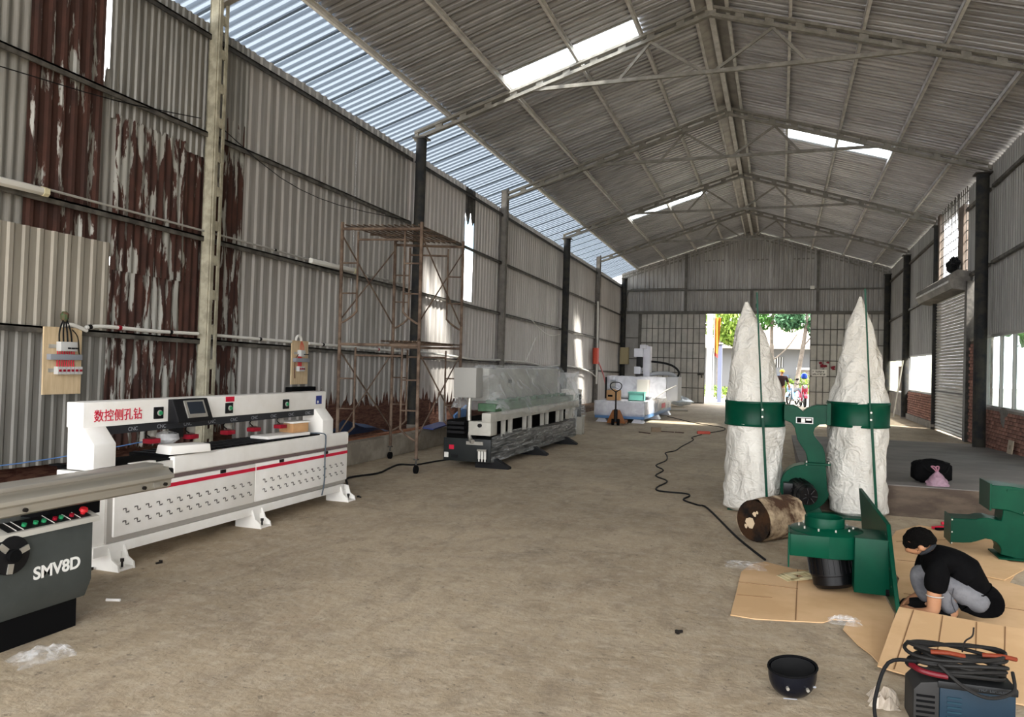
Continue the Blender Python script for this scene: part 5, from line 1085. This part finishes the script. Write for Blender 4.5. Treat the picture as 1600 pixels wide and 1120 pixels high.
for i in range(22):
    a = 2*PI*i/22; p = Vector((math.cos(a), math.sin(a), 0)); M().bar(tl @ (p*.15+Vector((0, 0, -.01))), tl @ (p*.15+Vector((0, 0, -.155))), .005, .014, up=tl.to_3x3() @ p).obj('fin', m_mot, mo)
M().bb(.16, .4, -.26, .12, .05, .44).obj('neck', m_gn, bl, bev=.004)
P = [Vector((.43, -.5, .0)), Vector((.395, -.2, .545)), Vector((.335, 1.15, .6)), Vector((.365, .9, .05))]; nn = (P[1]-P[0]).cross(P[2]-P[0]).normalized()*.028
k = M(); k.v = [tuple(p) for p in P]+[tuple(p+nn) for p in P]; k.f = [(0, 1, 2, 3), (7, 6, 5, 4), (0, 4, 5, 1), (1, 5, 6, 2), (2, 6, 7, 3), (3, 7, 4, 0)]
pt = k.obj('base_plate', m_gn, bl, bev=.003, seg=1)
for t, s in ((.45, .35), (.85, .3), (.25, .12)): c = P[0].lerp(P[1], t)+(P[3]-P[0])*.06-nn*.05; M().cyl(c, c-Vector((.03, 0, 0)), .008, n=6).obj('plate_bolt', m_alu, pt)
for k_ in (.16, .5): c = P[0].lerp(P[1], .12)+(P[3]-P[0])*k_; M().cyl(c-Vector((.0, 0, 0)), c-Vector((.05, 0, 0)), .03, n=12).obj('castor', m_matte, pt)
M().cyl((.42, .75, .16), (.455, .75, .16), .035, n=14).obj('castor', mat('pale_yellow_wheel', '#c5c08a', .5), pt); M().bb(.38, .5, .68, .82, .19, .22).obj('castor_bracket', m_gn, pt)
# ------------------------------------------------------------------ spare duct piece on the right
mf = thing('duct_piece', 'loose green duct piece with a curved branch at the right edge', 'duct', (0, 7.95, .022))
pts = [(1.5, .32), (1.6, .323), (1.685, .326), (1.73, .342), (1.79, .348), (1.84, .335), (1.89, .33), (1.9, .43), (2.35, .42), (2.35, 0), (2.05, 0), (1.885, .03), (1.89, .075), (1.875, .11), (1.85, .135), (1.81, .156), (1.766, .16), (1.7, .13), (1.65, .112), (1.59, .105), (1.5, .1)]
M().prism(pts, 'y', -.12, .14).obj('branch_duct', m_gn, mf, bev=.005, seg=1)
M().bb(1.488, 1.5, -.14, .16, .09, .335).obj('branch_flange', m_gn, mf)
for z in (.1, .2, .31): M().cyl((1.497, -.13, z), (1.497, -.145, z), .007, n=6).obj('rivet', m_alu, mf)
M().prism([(1.8, .435), (1.93, .43), (2.05, .395), (2.35, .41), (2.35, .6), (1.93, .645), (1.8, .645)], 'y', -.14, .2).obj('upper_box', m_gn, mf, bev=.006, seg=1)
M().bb(1.785, 1.8, -.16, .22, .42, .66).obj('box_flange', m_gn, mf); M().bb(1.92, 2.35, -.15, .21, .6, .615).obj('box_rim', m_gn, mf)
M().bb(1.86, 2.38, -.18, .2, 0, .012).obj('foot_flange', m_gn, mf)
M().cyl((2.06, -.142, .42), (2.06, -.16, .42), .014, n=8).obj('bolt', m_alu, mf)
# ------------------------------------------------------------------ cardboard
m_crd = mat('floor_cardboard', '#c6a277', .9, 0, '#d4b086', 1.5, bump=.05)
m_edge = mat('cardboard_edge', '#4a3622', .95)
def sheet(label, poly, h, t=.006, folds=(), lift=None):
    o = thing('cardboard_sheet', label, 'cardboard', (0, 0, 0)); k = M(); n = len(poly)
    z = [(lift(x, y) if lift else 0)+h for x, y in poly]
    k.v = [(p[0], p[1], q) for p, q in zip(poly, z)]+[(p[0], p[1], q+t) for p, q in zip(poly, z)]
    k.f = [tuple(range(n, 2*n))]+[tuple(range(n))[::-1]]+[(i, (i+1) % n, n+(i+1) % n, n+i) for i in range(n)]
    k.obj('panel', m_crd, o)
    for a, b in folds:
        za = (lift(*a) if lift else 0)+h+t+.001; zb = (lift(*b) if lift else 0)+h+t+.001; M().bar((*a, za), (*b, zb), .006, .003).obj('crease', mat('crease', '#7d5c3d', .95), o)
    return o
sheet('flattened cardboard under the upended blower', [(-.28, 5.27), (-.27, 5.85), (-.265, 6.41), (-.2, 6.7), (-.09, 6.84), (.14, 6.7), (.57, 6.69), (.74, 6.6), (.77, 5.75), (.71, 5.42), (.55, 5.5), (.36, 5.45), (.3, 5.36), (.12, 5.31), (-.12, 5.25)], .002, .006, [((-.27, 6.1), (.16, 6.1)), ((.13, 5.33), (.17, 6.68)), ((-.26, 5.75), (-.02, 5.78))])
sheet('large cardboard on the floor beneath the squatting man', [(1.17, 8.77), (1.45, 9.2), (1.9, 9.0), (2.3, 8.4), (2.15, 7.6), (1.94, 7.5), (1.75, 7.0), (2.1, 6.6), (2.3, 5.6), (1.2, 5.75), (.84, 5.8), (.86, 6.4), (.93, 6.75), (.9, 7.6)], .002, .006, [((1.0, 7.4), (1.9, 7.45)), ((1.1, 8.2), (1.7, 8.6)), ((.9, 6.3), (1.7, 6.2))])
sheet('torn cardboard with exposed edge behind the squatting man', [(1.5, 8.3), (1.9, 7.9), (1.96, 7.45), (1.72, 7.02), (1.62, 7.08), (1.3, 7.5)], .012, .008)
lf = lambda x, y: max(0, (y-4.45)*.09)
sheet('stiff cardboard panel with folds in front of the squatting man', [(.54, 4.64), (.62, 4.6), (1.12, 4.44), (1.24, 4.42), (1.56, 5.4), (1.44, 5.43), (1.28, 5.45), (.77, 5.56), (.7, 5.3)], .004, .008, [((.62, 4.62), (.85, 5.53)), ((.8, 4.56), (1.01, 5.49)), ((.98, 4.5), (1.19, 5.45)), ((1.1, 4.46), (1.34, 5.43))], lf)
sheet('torn brown cardboard flap left of the folded panel', [(.41, 5.25), (.44, 5.4), (.6, 5.52), (.7, 5.5), (.72, 5.25), (.56, 4.72), (.53, 4.85), (.47, 5.0)], .0085, .006)
pp = thing('paper_gasket', 'cut cream paper gaskets lying by the blower motor', 'gasket', (.2, 6.42, .012), .5)
for i in range(3): M().bb(-.13, .1, -.1, -.07, 0, .003).bb(-.13, .1, .04, .07, 0, .003).bb(-.13, -.08, -.1, .07, 0, .003).bb(.05, .1, -.1, .07, 0, .003).obj('ring', mat('cream_paper', '#d9cda4', .8), pp, loc=(-.02*i, .012*i, .004+.012*(2-i)), rot=(0, -.06, 0))
tl_ = thing('red_pliers', 'red-handled pliers on the floor by the loose duct piece', 'pliers', (1.55, 9.02, .012), .5)
M().bar((0, 0, .015), (.14, .02, .015), .03, .025).obj('handle', m_redst, tl_); M().bar((0, -.05, .012), (.14, -.06, .012), .035, .022).obj('handle', m_matte, tl_); M().bar((.14, -.01, .012), (.26, -.02, .012), .02, .015).obj('jaw', m_alu, tl_)
tl_ = thing('screwdriver', 'red-handled screwdriver behind the loose duct piece', 'screwdriver', (1.68, 9.3, .012), .2); M().cyl((0, 0, .02), (.1, 0, .02), .018, n=8).obj('handle', m_redst, tl_); M().cyl((.1, 0, .02), (.24, .01, .02), .005, n=6).obj('blade', m_alu, tl_)
# ------------------------------------------------------------------ helmet
hl = thing('safety_helmet', 'dark blue helmet lying upside down on the floor', 'helmet', (.09, 4.12, 0), .2)
def hel(i, j):
    t = j/9; a = 2*PI*i/32; r = .112*math.sin(min(1, .12+t)*PI*.5)**.8; return (r*1.05*math.cos(a), r*math.sin(a), .145*t**1.6+.012*math.cos(a)*t+.012*math.sin(a)*t)
M().grid(lambda i, j: hel(i, j), 32, 10, True).obj('shell', mat('helmet_navy', '#080b14', .25, spec=.3), hl, smooth=True)
M().grid(lambda i, j: tuple(Vector(hel(i, j))*.9+Vector((0, 0, .012))), 32, 10, True).obj('lining', mat('helmet_lining', '#0c0c0d', .95), hl, smooth=True)
M().tube([hel(i, 9) for i in range(32)], .006, 6, True).obj('rim', m_matte, hl, smooth=True)
for x in (-.045, .05): M().cyl((x, -.1, .075), (x, -.116, .073), .008, n=10).obj('stud', m_alu, hl)
M().bb(-.065, .0, -.103, -.1, .05, .055).obj('logo_strip', m_ink, hl, rot=(.25, 0, 0)); M().bb(.085, .1, -.066, -.062, .07, .078).obj('logo_strip', m_ink, hl)
# ------------------------------------------------------------------ welding set at the lower right corner
wd = thing('welding_set', 'blue welding set with coiled cables on top, cut by the lower right corner', 'welder', (.62, 3.99, 0), .06)
M().bb(.11, .42, 0, .19, 0, .2).obj('case', mat('welder_blue', '#0c2635', .5, 0, '#0a2130', 3), wd, bev=.006)
M().bb(.1, .43, -.004, .195, .19, .225).obj('top', mat('welder_top', '#131415', .5), wd, bev=.008)
M().prism([(0, 0), (.11, 0), (.11, .22), (.03, .205), (0, .17)], 'y', 0, .19).obj('front', mat('welder_front', '#242322', .6), wd, bev=.01)
for i in range(5): M().bb(.012+.0*i, .09, -.004, .0, .04+i*.025, .05+i*.025).obj('vent', m_matte, wd); M().bb(.14, .2, -.006, -.003, .06+i*.022, .068+i*.022).obj('side_vent', mat('welder_vent', '#12323f', .5), wd)
text('lettering', 'CLASSIC', .05, m_matte, wd, (.21, -.006, .035), (PI/2, 0, 0), .001, bold=.001)
illegible(wd, .27, .4, -.0045, .2, .211, mat('faint_print', '#3c3f42', .6), 15)
cc = thing('cable_coil', 'coil of dark welding cable with orange bands on the welding set', 'cable coil', (.81, 4.08, .23), .05)
random.seed(5)
for i in range(9):
    a, b = random.uniform(.15, .21), random.uniform(.075, .11); zz = .02+.013*i; ox, oy = random.uniform(-.02, .02), random.uniform(-.015, .015); ph = random.uniform(0, 6)
    M().tube([(ox+a*math.cos(t), oy+b*math.sin(t), zz+.012*math.sin(2*t+ph)) for t in [2*PI*q/36 for q in range(36)]], .009, 7, True).obj('loop', mat('coil_grey', '#1d1c1b', .6, spec=.2), cc, smooth=True)
for x, y, z, r_ in ((-.06, -.1, .13, .1), (.17, -.03, .12, -.6)): M().tube(smoothpath([(x-.07, y, z), (x, y-.012, z+.008), (x+.07, y+.01, z-.006)], 3), .0105, 7).obj('orange_band', mat('band_orange', '#6e2a12', .6), cc, rot=(0, 0, 0))
M().tube(smoothpath([(-.2, -.04, .04), (-.17, -.09, .035), (-.12, -.105, .03), (-.06, -.11, .028)], 4), .013, 8).obj('red_clamp', mat('clamp_red', '#5e0c18', .5), cc, smooth=True)
M().tube(smoothpath([(.02, -.02, .12), (.03, -.02, .17), (.06, -.02, .2), (.065, -.02, .24)], 4), .004, 5).obj('wire_tie', m_bolt, cc)
M().tube(smoothpath([(-.18, -.05, .06), (-.3, -.06, .04), (-.36, -.1, -.12), (-.36, -.12, -.215)], 5), .009, 7).obj('loose_end', m_cable, cc, smooth=True)
M().tube(smoothpath([(-.1, -.11, .08), (0, -.14, -.0), (.1, -.15, -.03), (.2, -.12, .0), (.22, -.04, .06)], 5), .008, 7).obj('loose_end', MATS['coil_grey'], cc, smooth=True)
crumple('crumpled brown plastic bag beside the welding set', (.52, 4.2, 0), .07, .09, .1, film('brown_film', (.55, .47, .38), .3), 9)
# ------------------------------------------------------------------ bags on the ramp
random.seed(21)
def blob(sx, sy, sz, n=20, m=12, p=.6, noise=.05):
    def fn(i, j):
        a = 2*PI*i/n; b = -PI/2+PI*j/(m-1); c = lambda v: math.copysign(abs(v)**p, v); q = random.uniform(1-noise, 1+noise)
        return (sx*c(math.cos(a))*c(math.cos(b))*q, sy*c(math.sin(a))*c(math.cos(b))*q, sz*c(math.sin(b))*q)
    return M().grid(fn, n, m, True)
bg_ = thing('duffel_bag', 'black duffel bag on the grey ramp', 'bag', (1.74, 10.28, .475), .05); blob(.22, .15, .135).obj('body', mat('bag_black', '#070708', .9, bump=.8, bscale=14, spec=.08), bg_, smooth=True)
M().tube(smoothpath([(-.12, -.12, .08), (-.05, -.17, .02), (.1, -.17, .0), (.16, -.12, .08)], 4), .012, 6).obj('strap', m_matte, bg_); M().tube(smoothpath([(-.2, .0, .1), (0, .02, .145), (.2, 0, .1)], 4), .01, 5).obj('zip', m_matte, bg_)
pb_ = thing('pink_bag', 'small translucent pink plastic bag in front of the black bag', 'bag', (1.755, 10.0, .34)); m_pink = film('pink_film', (.36, .22, .28), .3, .3, .7, 14.)
M().grid(lambda i, j: ((.115*(1-(j/9)**1.6)+.012)*math.cos(2*PI*i/18)*random.uniform(.85, 1.12), (.09*(1-(j/9)**1.6)+.01)*math.sin(2*PI*i/18)*random.uniform(.85, 1.1), .17*j/9+.002), 18, 10, True).obj('sack', m_pink, pb_, smooth=True)
for s in (-1, 1): M().tube(smoothpath([(0, 0, .15), (s*.02-.01, 0, .19), (s*.03-.015+(-.02 if s < 0 else 0), 0, .225), (s*.005-.02, 0, .22), (0, 0, .17)], 3), .008, 6).obj('handle', mat('pink_handle', '#8d5f6e', .5), pb_)
# ================================================================== people
def skin(name, V_, E_, m, parent, root=0, sub=2):
    """grow a smooth tapered surface round a jointed skeleton: V_ = {key: (x, y, z, r)} and E_ = [(key, key)]"""
    keys = list(V_); idx = {k: i for i, k in enumerate(keys)}
    me = bpy.data.meshes.new(name); me.from_pydata([V_[k][:3] for k in keys], [(idx[a], idx[b]) for a, b in E_], [])
    o = bpy.data.objects.new(name, me); COL.objects.link(o)
    o.modifiers.new('skin', 'SKIN'); s = o.modifiers['skin']; s.use_smooth_shade = True; s.branch_smoothing = .4
    sv = me.skin_vertices[0].data
    for k in keys:
        r = V_[k][3]; rr = (r, V_[k][4]) if len(V_[k]) > 4 else (r, r); sv[idx[k]].radius = rr; sv[idx[k]].use_root = False
    sv[root if isinstance(root, int) else idx[root]].use_root = True
    d = o.modifiers.new('sub', 'SUBSURF'); d.levels = sub; d.render_levels = sub
    dg = bpy.context.evaluated_depsgraph_get(); res = bpy.data.meshes.new_from_object(o.evaluated_get(dg)); bpy.data.objects.remove(o); bpy.data.meshes.remove(me)
    res.name = name; res.materials.clear(); res.materials.append(m)
    for p in res.polygons: p.use_smooth = True
    return link(name, res, parent)
def chain(V_, E_, name, pts, start=None):
    prev = start
    for i, p in enumerate(pts):
        k = f'{name}{i}'; V_[k] = p
        if prev: E_.append((prev, k))
        prev = k
    return prev
def hand(V_, E_, tag_, wrist, w, d, side, up, sc=1.):
    """palm and five bent fingers; d = direction of the hand, side = across the palm towards the thumb, up = back of the hand"""
    d, side, up = Vector(d).normalized(), Vector(side).normalized(), Vector(up).normalized(); w = Vector(w)
    pk = tag_+'palm'; p = w+d*.05*sc; V_[pk] = (*p, .026*sc, .016*sc); E_.append((wrist, pk))
    for i, (off, ln) in enumerate(((.026, .075), (.009, .085), (-.009, .08), (-.026, .062))):
        a = w+d*.088*sc+side*off*sc; b = a+(d*.8-up*.35)*ln*.45*sc; c = b+(d*.3-up*.8)*ln*.45*sc
        chain(V_, E_, f'{tag_}f{i}', [(*a, .0092*sc), (*b, .0085*sc), (*c, .007*sc)], pk)
    a = w+d*.03*sc+side*.035*sc; b = a+(d*.6+side*.6-up*.2)*.04*sc; c = b+(d*.8-up*.3)*.03*sc
    chain(V_, E_, f'{tag_}t', [(*a, .011*sc), (*b, .0095*sc), (*c, .008*sc)], pk)
m_skin = mat('skin_tan', '#a87b5c', .55, 0, '#9a6e50', 6); m_hair = mat('hair_black', '#050404', .7, 0, '#0b0908', 30, stretch=(1, 1, 4), bump=1, bscale=60, spec=.08)
m_shirt = mat('shirt_black', '#060607', .9, 0, '#0a0a0b', 8, bump=.6, bscale=9, spec=.05); m_jean = mat('jeans_grey', '#5a5a5e', .9, 0, '#6d6d70', 10, bump=.3, bscale=20)
pn = thing('person', 'person in black polo shirt and grey jeans squatting over the green plate', 'person', (.03, 0, 0))
cy_ = 5.8; L_, R_ = cy_-.17, cy_+.17
V_ = {}; E_ = []
V_['pel'] = (1.28, cy_, .14, .08); chain(V_, E_, 'sp', [(1.23, cy_, .25, .08), (1.12, cy_, .35, .08), (1.0, cy_, .41, .07), (.95, cy_, .45, .05), (.91, cy_, .475, .05), (.88, cy_, .50, .084), (.858, cy_, .452, .066), (.85, cy_, .412, .04)], 'pel')
V_['nose'] = (.8, cy_, .438, .013); E_.append(('sp6', 'nose'))
for s, k in ((-1, 'L'), (1, 'R')):
    V_[k+'ear'] = (.888, cy_+s*.1, .475, .018); E_.append(('sp5', k+'ear'))
    chain(V_, E_, k+'a', [(.97, cy_+s*.15, .385, .05), (.95, cy_+s*.19, .23, .047), (.95, cy_+s*.2, .095, .046), (.905, cy_+s*.18, .07, .04), (.855, cy_+s*.14, .062, .027)], 'sp2')
    hand(V_, E_, k+'h', k+'a4', (.855, cy_+s*.14, .062), (-.5, -s*.8, -.1), (-.3, -s*.9, .3), (0, 0, 1))
    chain(V_, E_, k+'l', [(1.2, cy_+s*.08, .17, .06), (1.01 if s < 0 else .91, cy_+s*.12, .265, .055), (1.06 if s < 0 else .97, cy_+s*.115, .13, .045), (1.09 if s < 0 else 1.0, cy_+s*.115, .065, .034), (.98 if s < 0 else .88, cy_+s*.12, .04, .028)], 'pel')
skin('body', V_, E_, m_skin, pn, 'pel')
# shirt
V_ = {}; E_ = []
V_['a'] = (1.3, cy_, .15, .13); chain(V_, E_, 's', [(1.265, cy_, .185, .17), (1.2, cy_, .23, .195), (1.13, cy_, .285, .2), (1.06, cy_, .34, .185), (1.0, cy_, .39, .15), (.945, cy_, .445, .075)], 'a')
for s, k in ((-1, 'L'), (1, 'R')):
    V_[k+'b'] = (1.2, cy_+s*.11, .16, .125); E_.append(('s1', k+'b')); V_[k+'c'] = (1.3, cy_+s*.09, .12, .1); E_.append(('a', k+'c'))
for s, k in ((-1, 'L'), (1, 'R')): chain(V_, E_, k, [(.985, cy_+s*.16, .385, .09), (.96, cy_+s*.19, .29, .08), (.952, cy_+s*.198, .205, .072)], 's4')
skin('shirt', V_, E_, m_shirt, pn, 'a')
for s in (-1, 1): M().lathe([(.05, -.004), (.055, 0), (.052, .005)], 20, Matrix.Translation((.952, cy_+s*.198, .2)), False).obj('cuff_stripe', m_mgrey, pn, smooth=True)
M().lathe([(.062, -.012), (.072, 0), (.06, .014)], 20, Matrix.Translation((.935, cy_, .462)) @ Euler((0, -.7, 0)).to_matrix().to_4x4(), False).obj('collar', mat('collar_grey', '#2a2c30', .8), pn, smooth=True)
# trousers
for s, k in ((-1, 'L'), (1, 'R')):
    V_ = {}; E_ = []; f = 0 if s < 0 else -.1
    V_['h'] = (1.29, cy_+s*.06, .13, .09, .09); chain(V_, E_, 't', [(1.17, cy_+s*.09, .19, .085), (1.04+f, cy_+s*.12, .265, .08), (1.0+f, cy_+s*.125, .26, .074), (1.01+f, cy_+s*.12, .2, .066), (1.05+f, cy_+s*.115, .12, .058), (1.08+f, cy_+s*.115, .08, .054)], 'h')
    skin('trouser_leg', V_, E_, m_jean, pn, 'h')
    M().grid(lambda i, j: (1.0+f+.13*math.cos(2*PI*i/16)*(1-.1*j)*(1 if j < 4 else .1), cy_+s*.12+.045*math.sin(2*PI*i/16)*(1-.1*j)*(1 if j < 4 else .1), .012+.02*j), 16, 5, True).obj('shoe', m_matte, pn, smooth=True)
    M().tube(smoothpath([(1.06+f, cy_+s*.12-.083, .26), (1.05+f, cy_+s*.12-.072, .18), (1.08+f, cy_+s*.115-.058, .1)], 4), .003, 5).obj('seam', mat('seam_dark', '#3c3c40', .9), pn)
def hairf(i, j):
    a = 2*PI*i/24; b = PI*.5-PI*(.56+.015*math.sin(i*2.1))*j/9; d = Vector((math.cos(b)*math.cos(a), math.cos(b)*math.sin(a), math.sin(b))); q = .099*(1+.035*math.sin(i*2.3+j)+.03*math.sin(j*5+i*1.7))
    v = Euler((0, -.3, 0)).to_matrix() @ Vector((d.x*q*1.04, d.y*q*.93, d.z*q)); return (.878+v.x+.012, cy_+v.y, .502+v.z)
k = M().grid(hairf, 24, 10, True); k.f.append(tuple(range(24))); k.obj('hair', m_hair, pn, smooth=True)
# person outside by the motorbikes
m_brown = mat('shirt_dark_brown', '#2b191a', .85)
po_ = thing('person', 'person in dark shirt and yellow cap standing outside the gate', 'person', (.06, 38.0, -.03), 0)
V_ = {}; E_ = []
V_['pel'] = (0, 0, .95, .14, .1); chain(V_, E_, 'sp', [(0, 0, 1.12, .14, .1), (0, 0, 1.3, .16, .11), (0, 0, 1.42, .09), (.01, 0, 1.48, .05), (.03, -.0, 1.59, .09), (.03, .03, 1.53, .06)], 'pel')
for s, k in ((-1, 'L'), (1, 'R')):
    chain(V_, E_, k+'a', [(s*.2, 0, 1.38, .055), (s*.29, .02, 1.12, .045), (s*.36, .12, .9, .036), (s*.37, .2, .84, .026)], 'sp1')
    hand(V_, E_, k+'h', k+'a3', (s*.37, .2, .84), (0, .8, -.6), (-s, 0, 0), (0, .6, .8))
    chain(V_, E_, k+'l', [(s*.1, 0, .85, .09), (s*.11, .02, .5, .065), (s*.11, -.02, .12, .045), (s*.12, .08, .04, .04), (s*.13, .17, .03, .03)], 'pel')
skin('body', V_, E_, m_skin, po_, 'pel')
V_ = {}; E_ = []
V_['a'] = (0, 0, .84, .19, .14); chain(V_, E_, 's', [(0, 0, 1.05, .18, .135), (0, 0, 1.28, .2, .14), (0, 0, 1.42, .12, .1)], 'a')
for s, k in ((-1, 'L'), (1, 'R')): chain(V_, E_, k, [(s*.21, 0, 1.37, .085), (s*.27, .01, 1.2, .078), (s*.29, .02, 1.1, .075)], 's1')
skin('shirt', V_, E_, m_brown, po_, 'a')
for s in (-1, 1):
    V_ = {'h': (s*.08, 0, .9, .12)}; E_ = []; chain(V_, E_, 't', [(s*.1, 0, .7, .1), (s*.11, .02, .48, .082), (s*.11, -.02, .12, .07)], 'h'); skin('trouser_leg', V_, E_, mat('khaki_trousers', '#a2988c', .9), po_, 'h')
M().lathe([(.108, 0), (.112, .04), (.1, .09), (.06, .125), (.01, .135)], 18, Matrix.Translation((.03, 0, 1.585))).obj('cap', mat('cap_yellow', '#c9a93a', .7), po_, smooth=True)
M().box((.0, .13, 1.6), (.16, .13, .015), (.2, 0, .0)).obj('cap_brim', MATS['cap_yellow'], po_)
# ================================================================== motorbikes
def moto(label, loc, rz, body, seat, extra=None):
    o = thing('motorbike', label, 'motorbike', loc, rz); m_t = mat('tyre', '#1a1a1b', .8); m_ch = mat('chrome', '#b9babb', .2, .8); mb = mat('moto_'+body[0], body[1], .3, coat=.4)
    for x in (-.6, .6):
        M().tube([(x+.25*math.cos(t), 0, .29+.25*math.sin(t)) for t in [2*PI*i/24 for i in range(24)]], .045, 8, True).obj('tyre', m_t, o, smooth=True)
        h = M().cyl((x, -.05, .29), (x, .05, .29), .05, n=12).obj('hub', m_ch, o)
        for i in range(5): a = 2*PI*i/5; M().bar((x, 0, .29), (x+.22*math.cos(a), 0, .29+.22*math.sin(a)), .02, .015, up=(0, 1, 0)).obj('spoke', m_ch, h)
    M().grid(lambda i, j: (.6+.34*math.cos(PI*(.12+.7*i/10)), -.07+.14*j/3, .3+.34*math.sin(PI*(.12+.7*i/10))), 11, 4).obj('front_mudguard', mb, o, smooth=True)
    M().prism([(.45, .5), (.55, .85), (.42, 1.0), (.3, .9), (.25, .45), (-.1, .35), (-.15, .3), (.3, .28)], 'y', -.13, .13).obj('leg_shield', mb, o, bev=.03)
    M().prism([(-.1, .62), (-.75, .75), (-.85, .68), (-.5, .42), (-.1, .4)], 'y', -.13, .13).obj('rear_body', mb, o, bev=.03)
    M().prism([(.0, .66), (-.1, .74), (-.75, .84), (-.78, .76), (-.1, .64)], 'y', -.12, .12).obj('seat', mat('moto_seat', '#1c1c1e', .6), o, bev=.02)
    M().cyl((.6, -.07, .29), (.42, -.05, .95), .022, n=8).cyl((.6, .07, .29), (.42, .05, .95), .022, n=8).obj('fork', m_ch, o)
    M().tube(smoothpath([(.3, -.34, 1.02), (.38, -.2, 1.06), (.4, 0, 1.02), (.38, .2, 1.06), (.3, .34, 1.02)], 4), .016, 8).obj('handlebar', m_t, o)
    M().lathe([(.02, -.06), (.09, -.02), (.1, .03), (.05, .07)], 14, Matrix.Translation((.5, 0, .93)) @ Euler((0, 1.3, 0)).to_matrix().to_4x4()).obj('headlamp', m_ch, o, smooth=True)
    for s in (-1, 1):
        M().cyl((.36, s*.25, 1.05), (.36, s*.3, 1.22), .008, n=6).obj('mirror_stalk', m_t, o); M().box((.37, s*.33, 1.26), (.02, .12, .08)).obj('mirror', m_t, o, bev=.01)
    M().bb(-.3, .05, -.1, .1, .2, .42).obj('engine', m_ch, o, bev=.02); M().cyl((-.2, .16, .28), (-.85, .18, .36), .045, n=10).obj('exhaust', m_ch, o); M().bar((0, -.1, .2), (-.05, -.25, -.0), .02, .02).obj('side_stand', m_t, o)
    return o
moto('silver-blue motorbike parked just outside the gate opening', (.6, 39.0, -.03), -1.9, ('blue', '#8fb4d6'), None)
moto('red motorbike with pink leg shield parked at the right gate edge', (1.02, 37.6, -.03), -1.45, ('red', '#c43a56'), None)
ht = thing('helmet', 'blue helmet hanging on the red motorbike', 'helmet', (1.05, 37.2, 1.29)); M().lathe([(.11, 0), (.14, .06), (.135, .14), (.1, .22), (.02, .26)], 16).obj('shell', mat('helmet_blue', '#2e56c4', .3), ht, smooth=True); M().lathe([(.115, -.02), (.12, 0), (.1, .01)], 16).obj('rim', m_matte, ht)
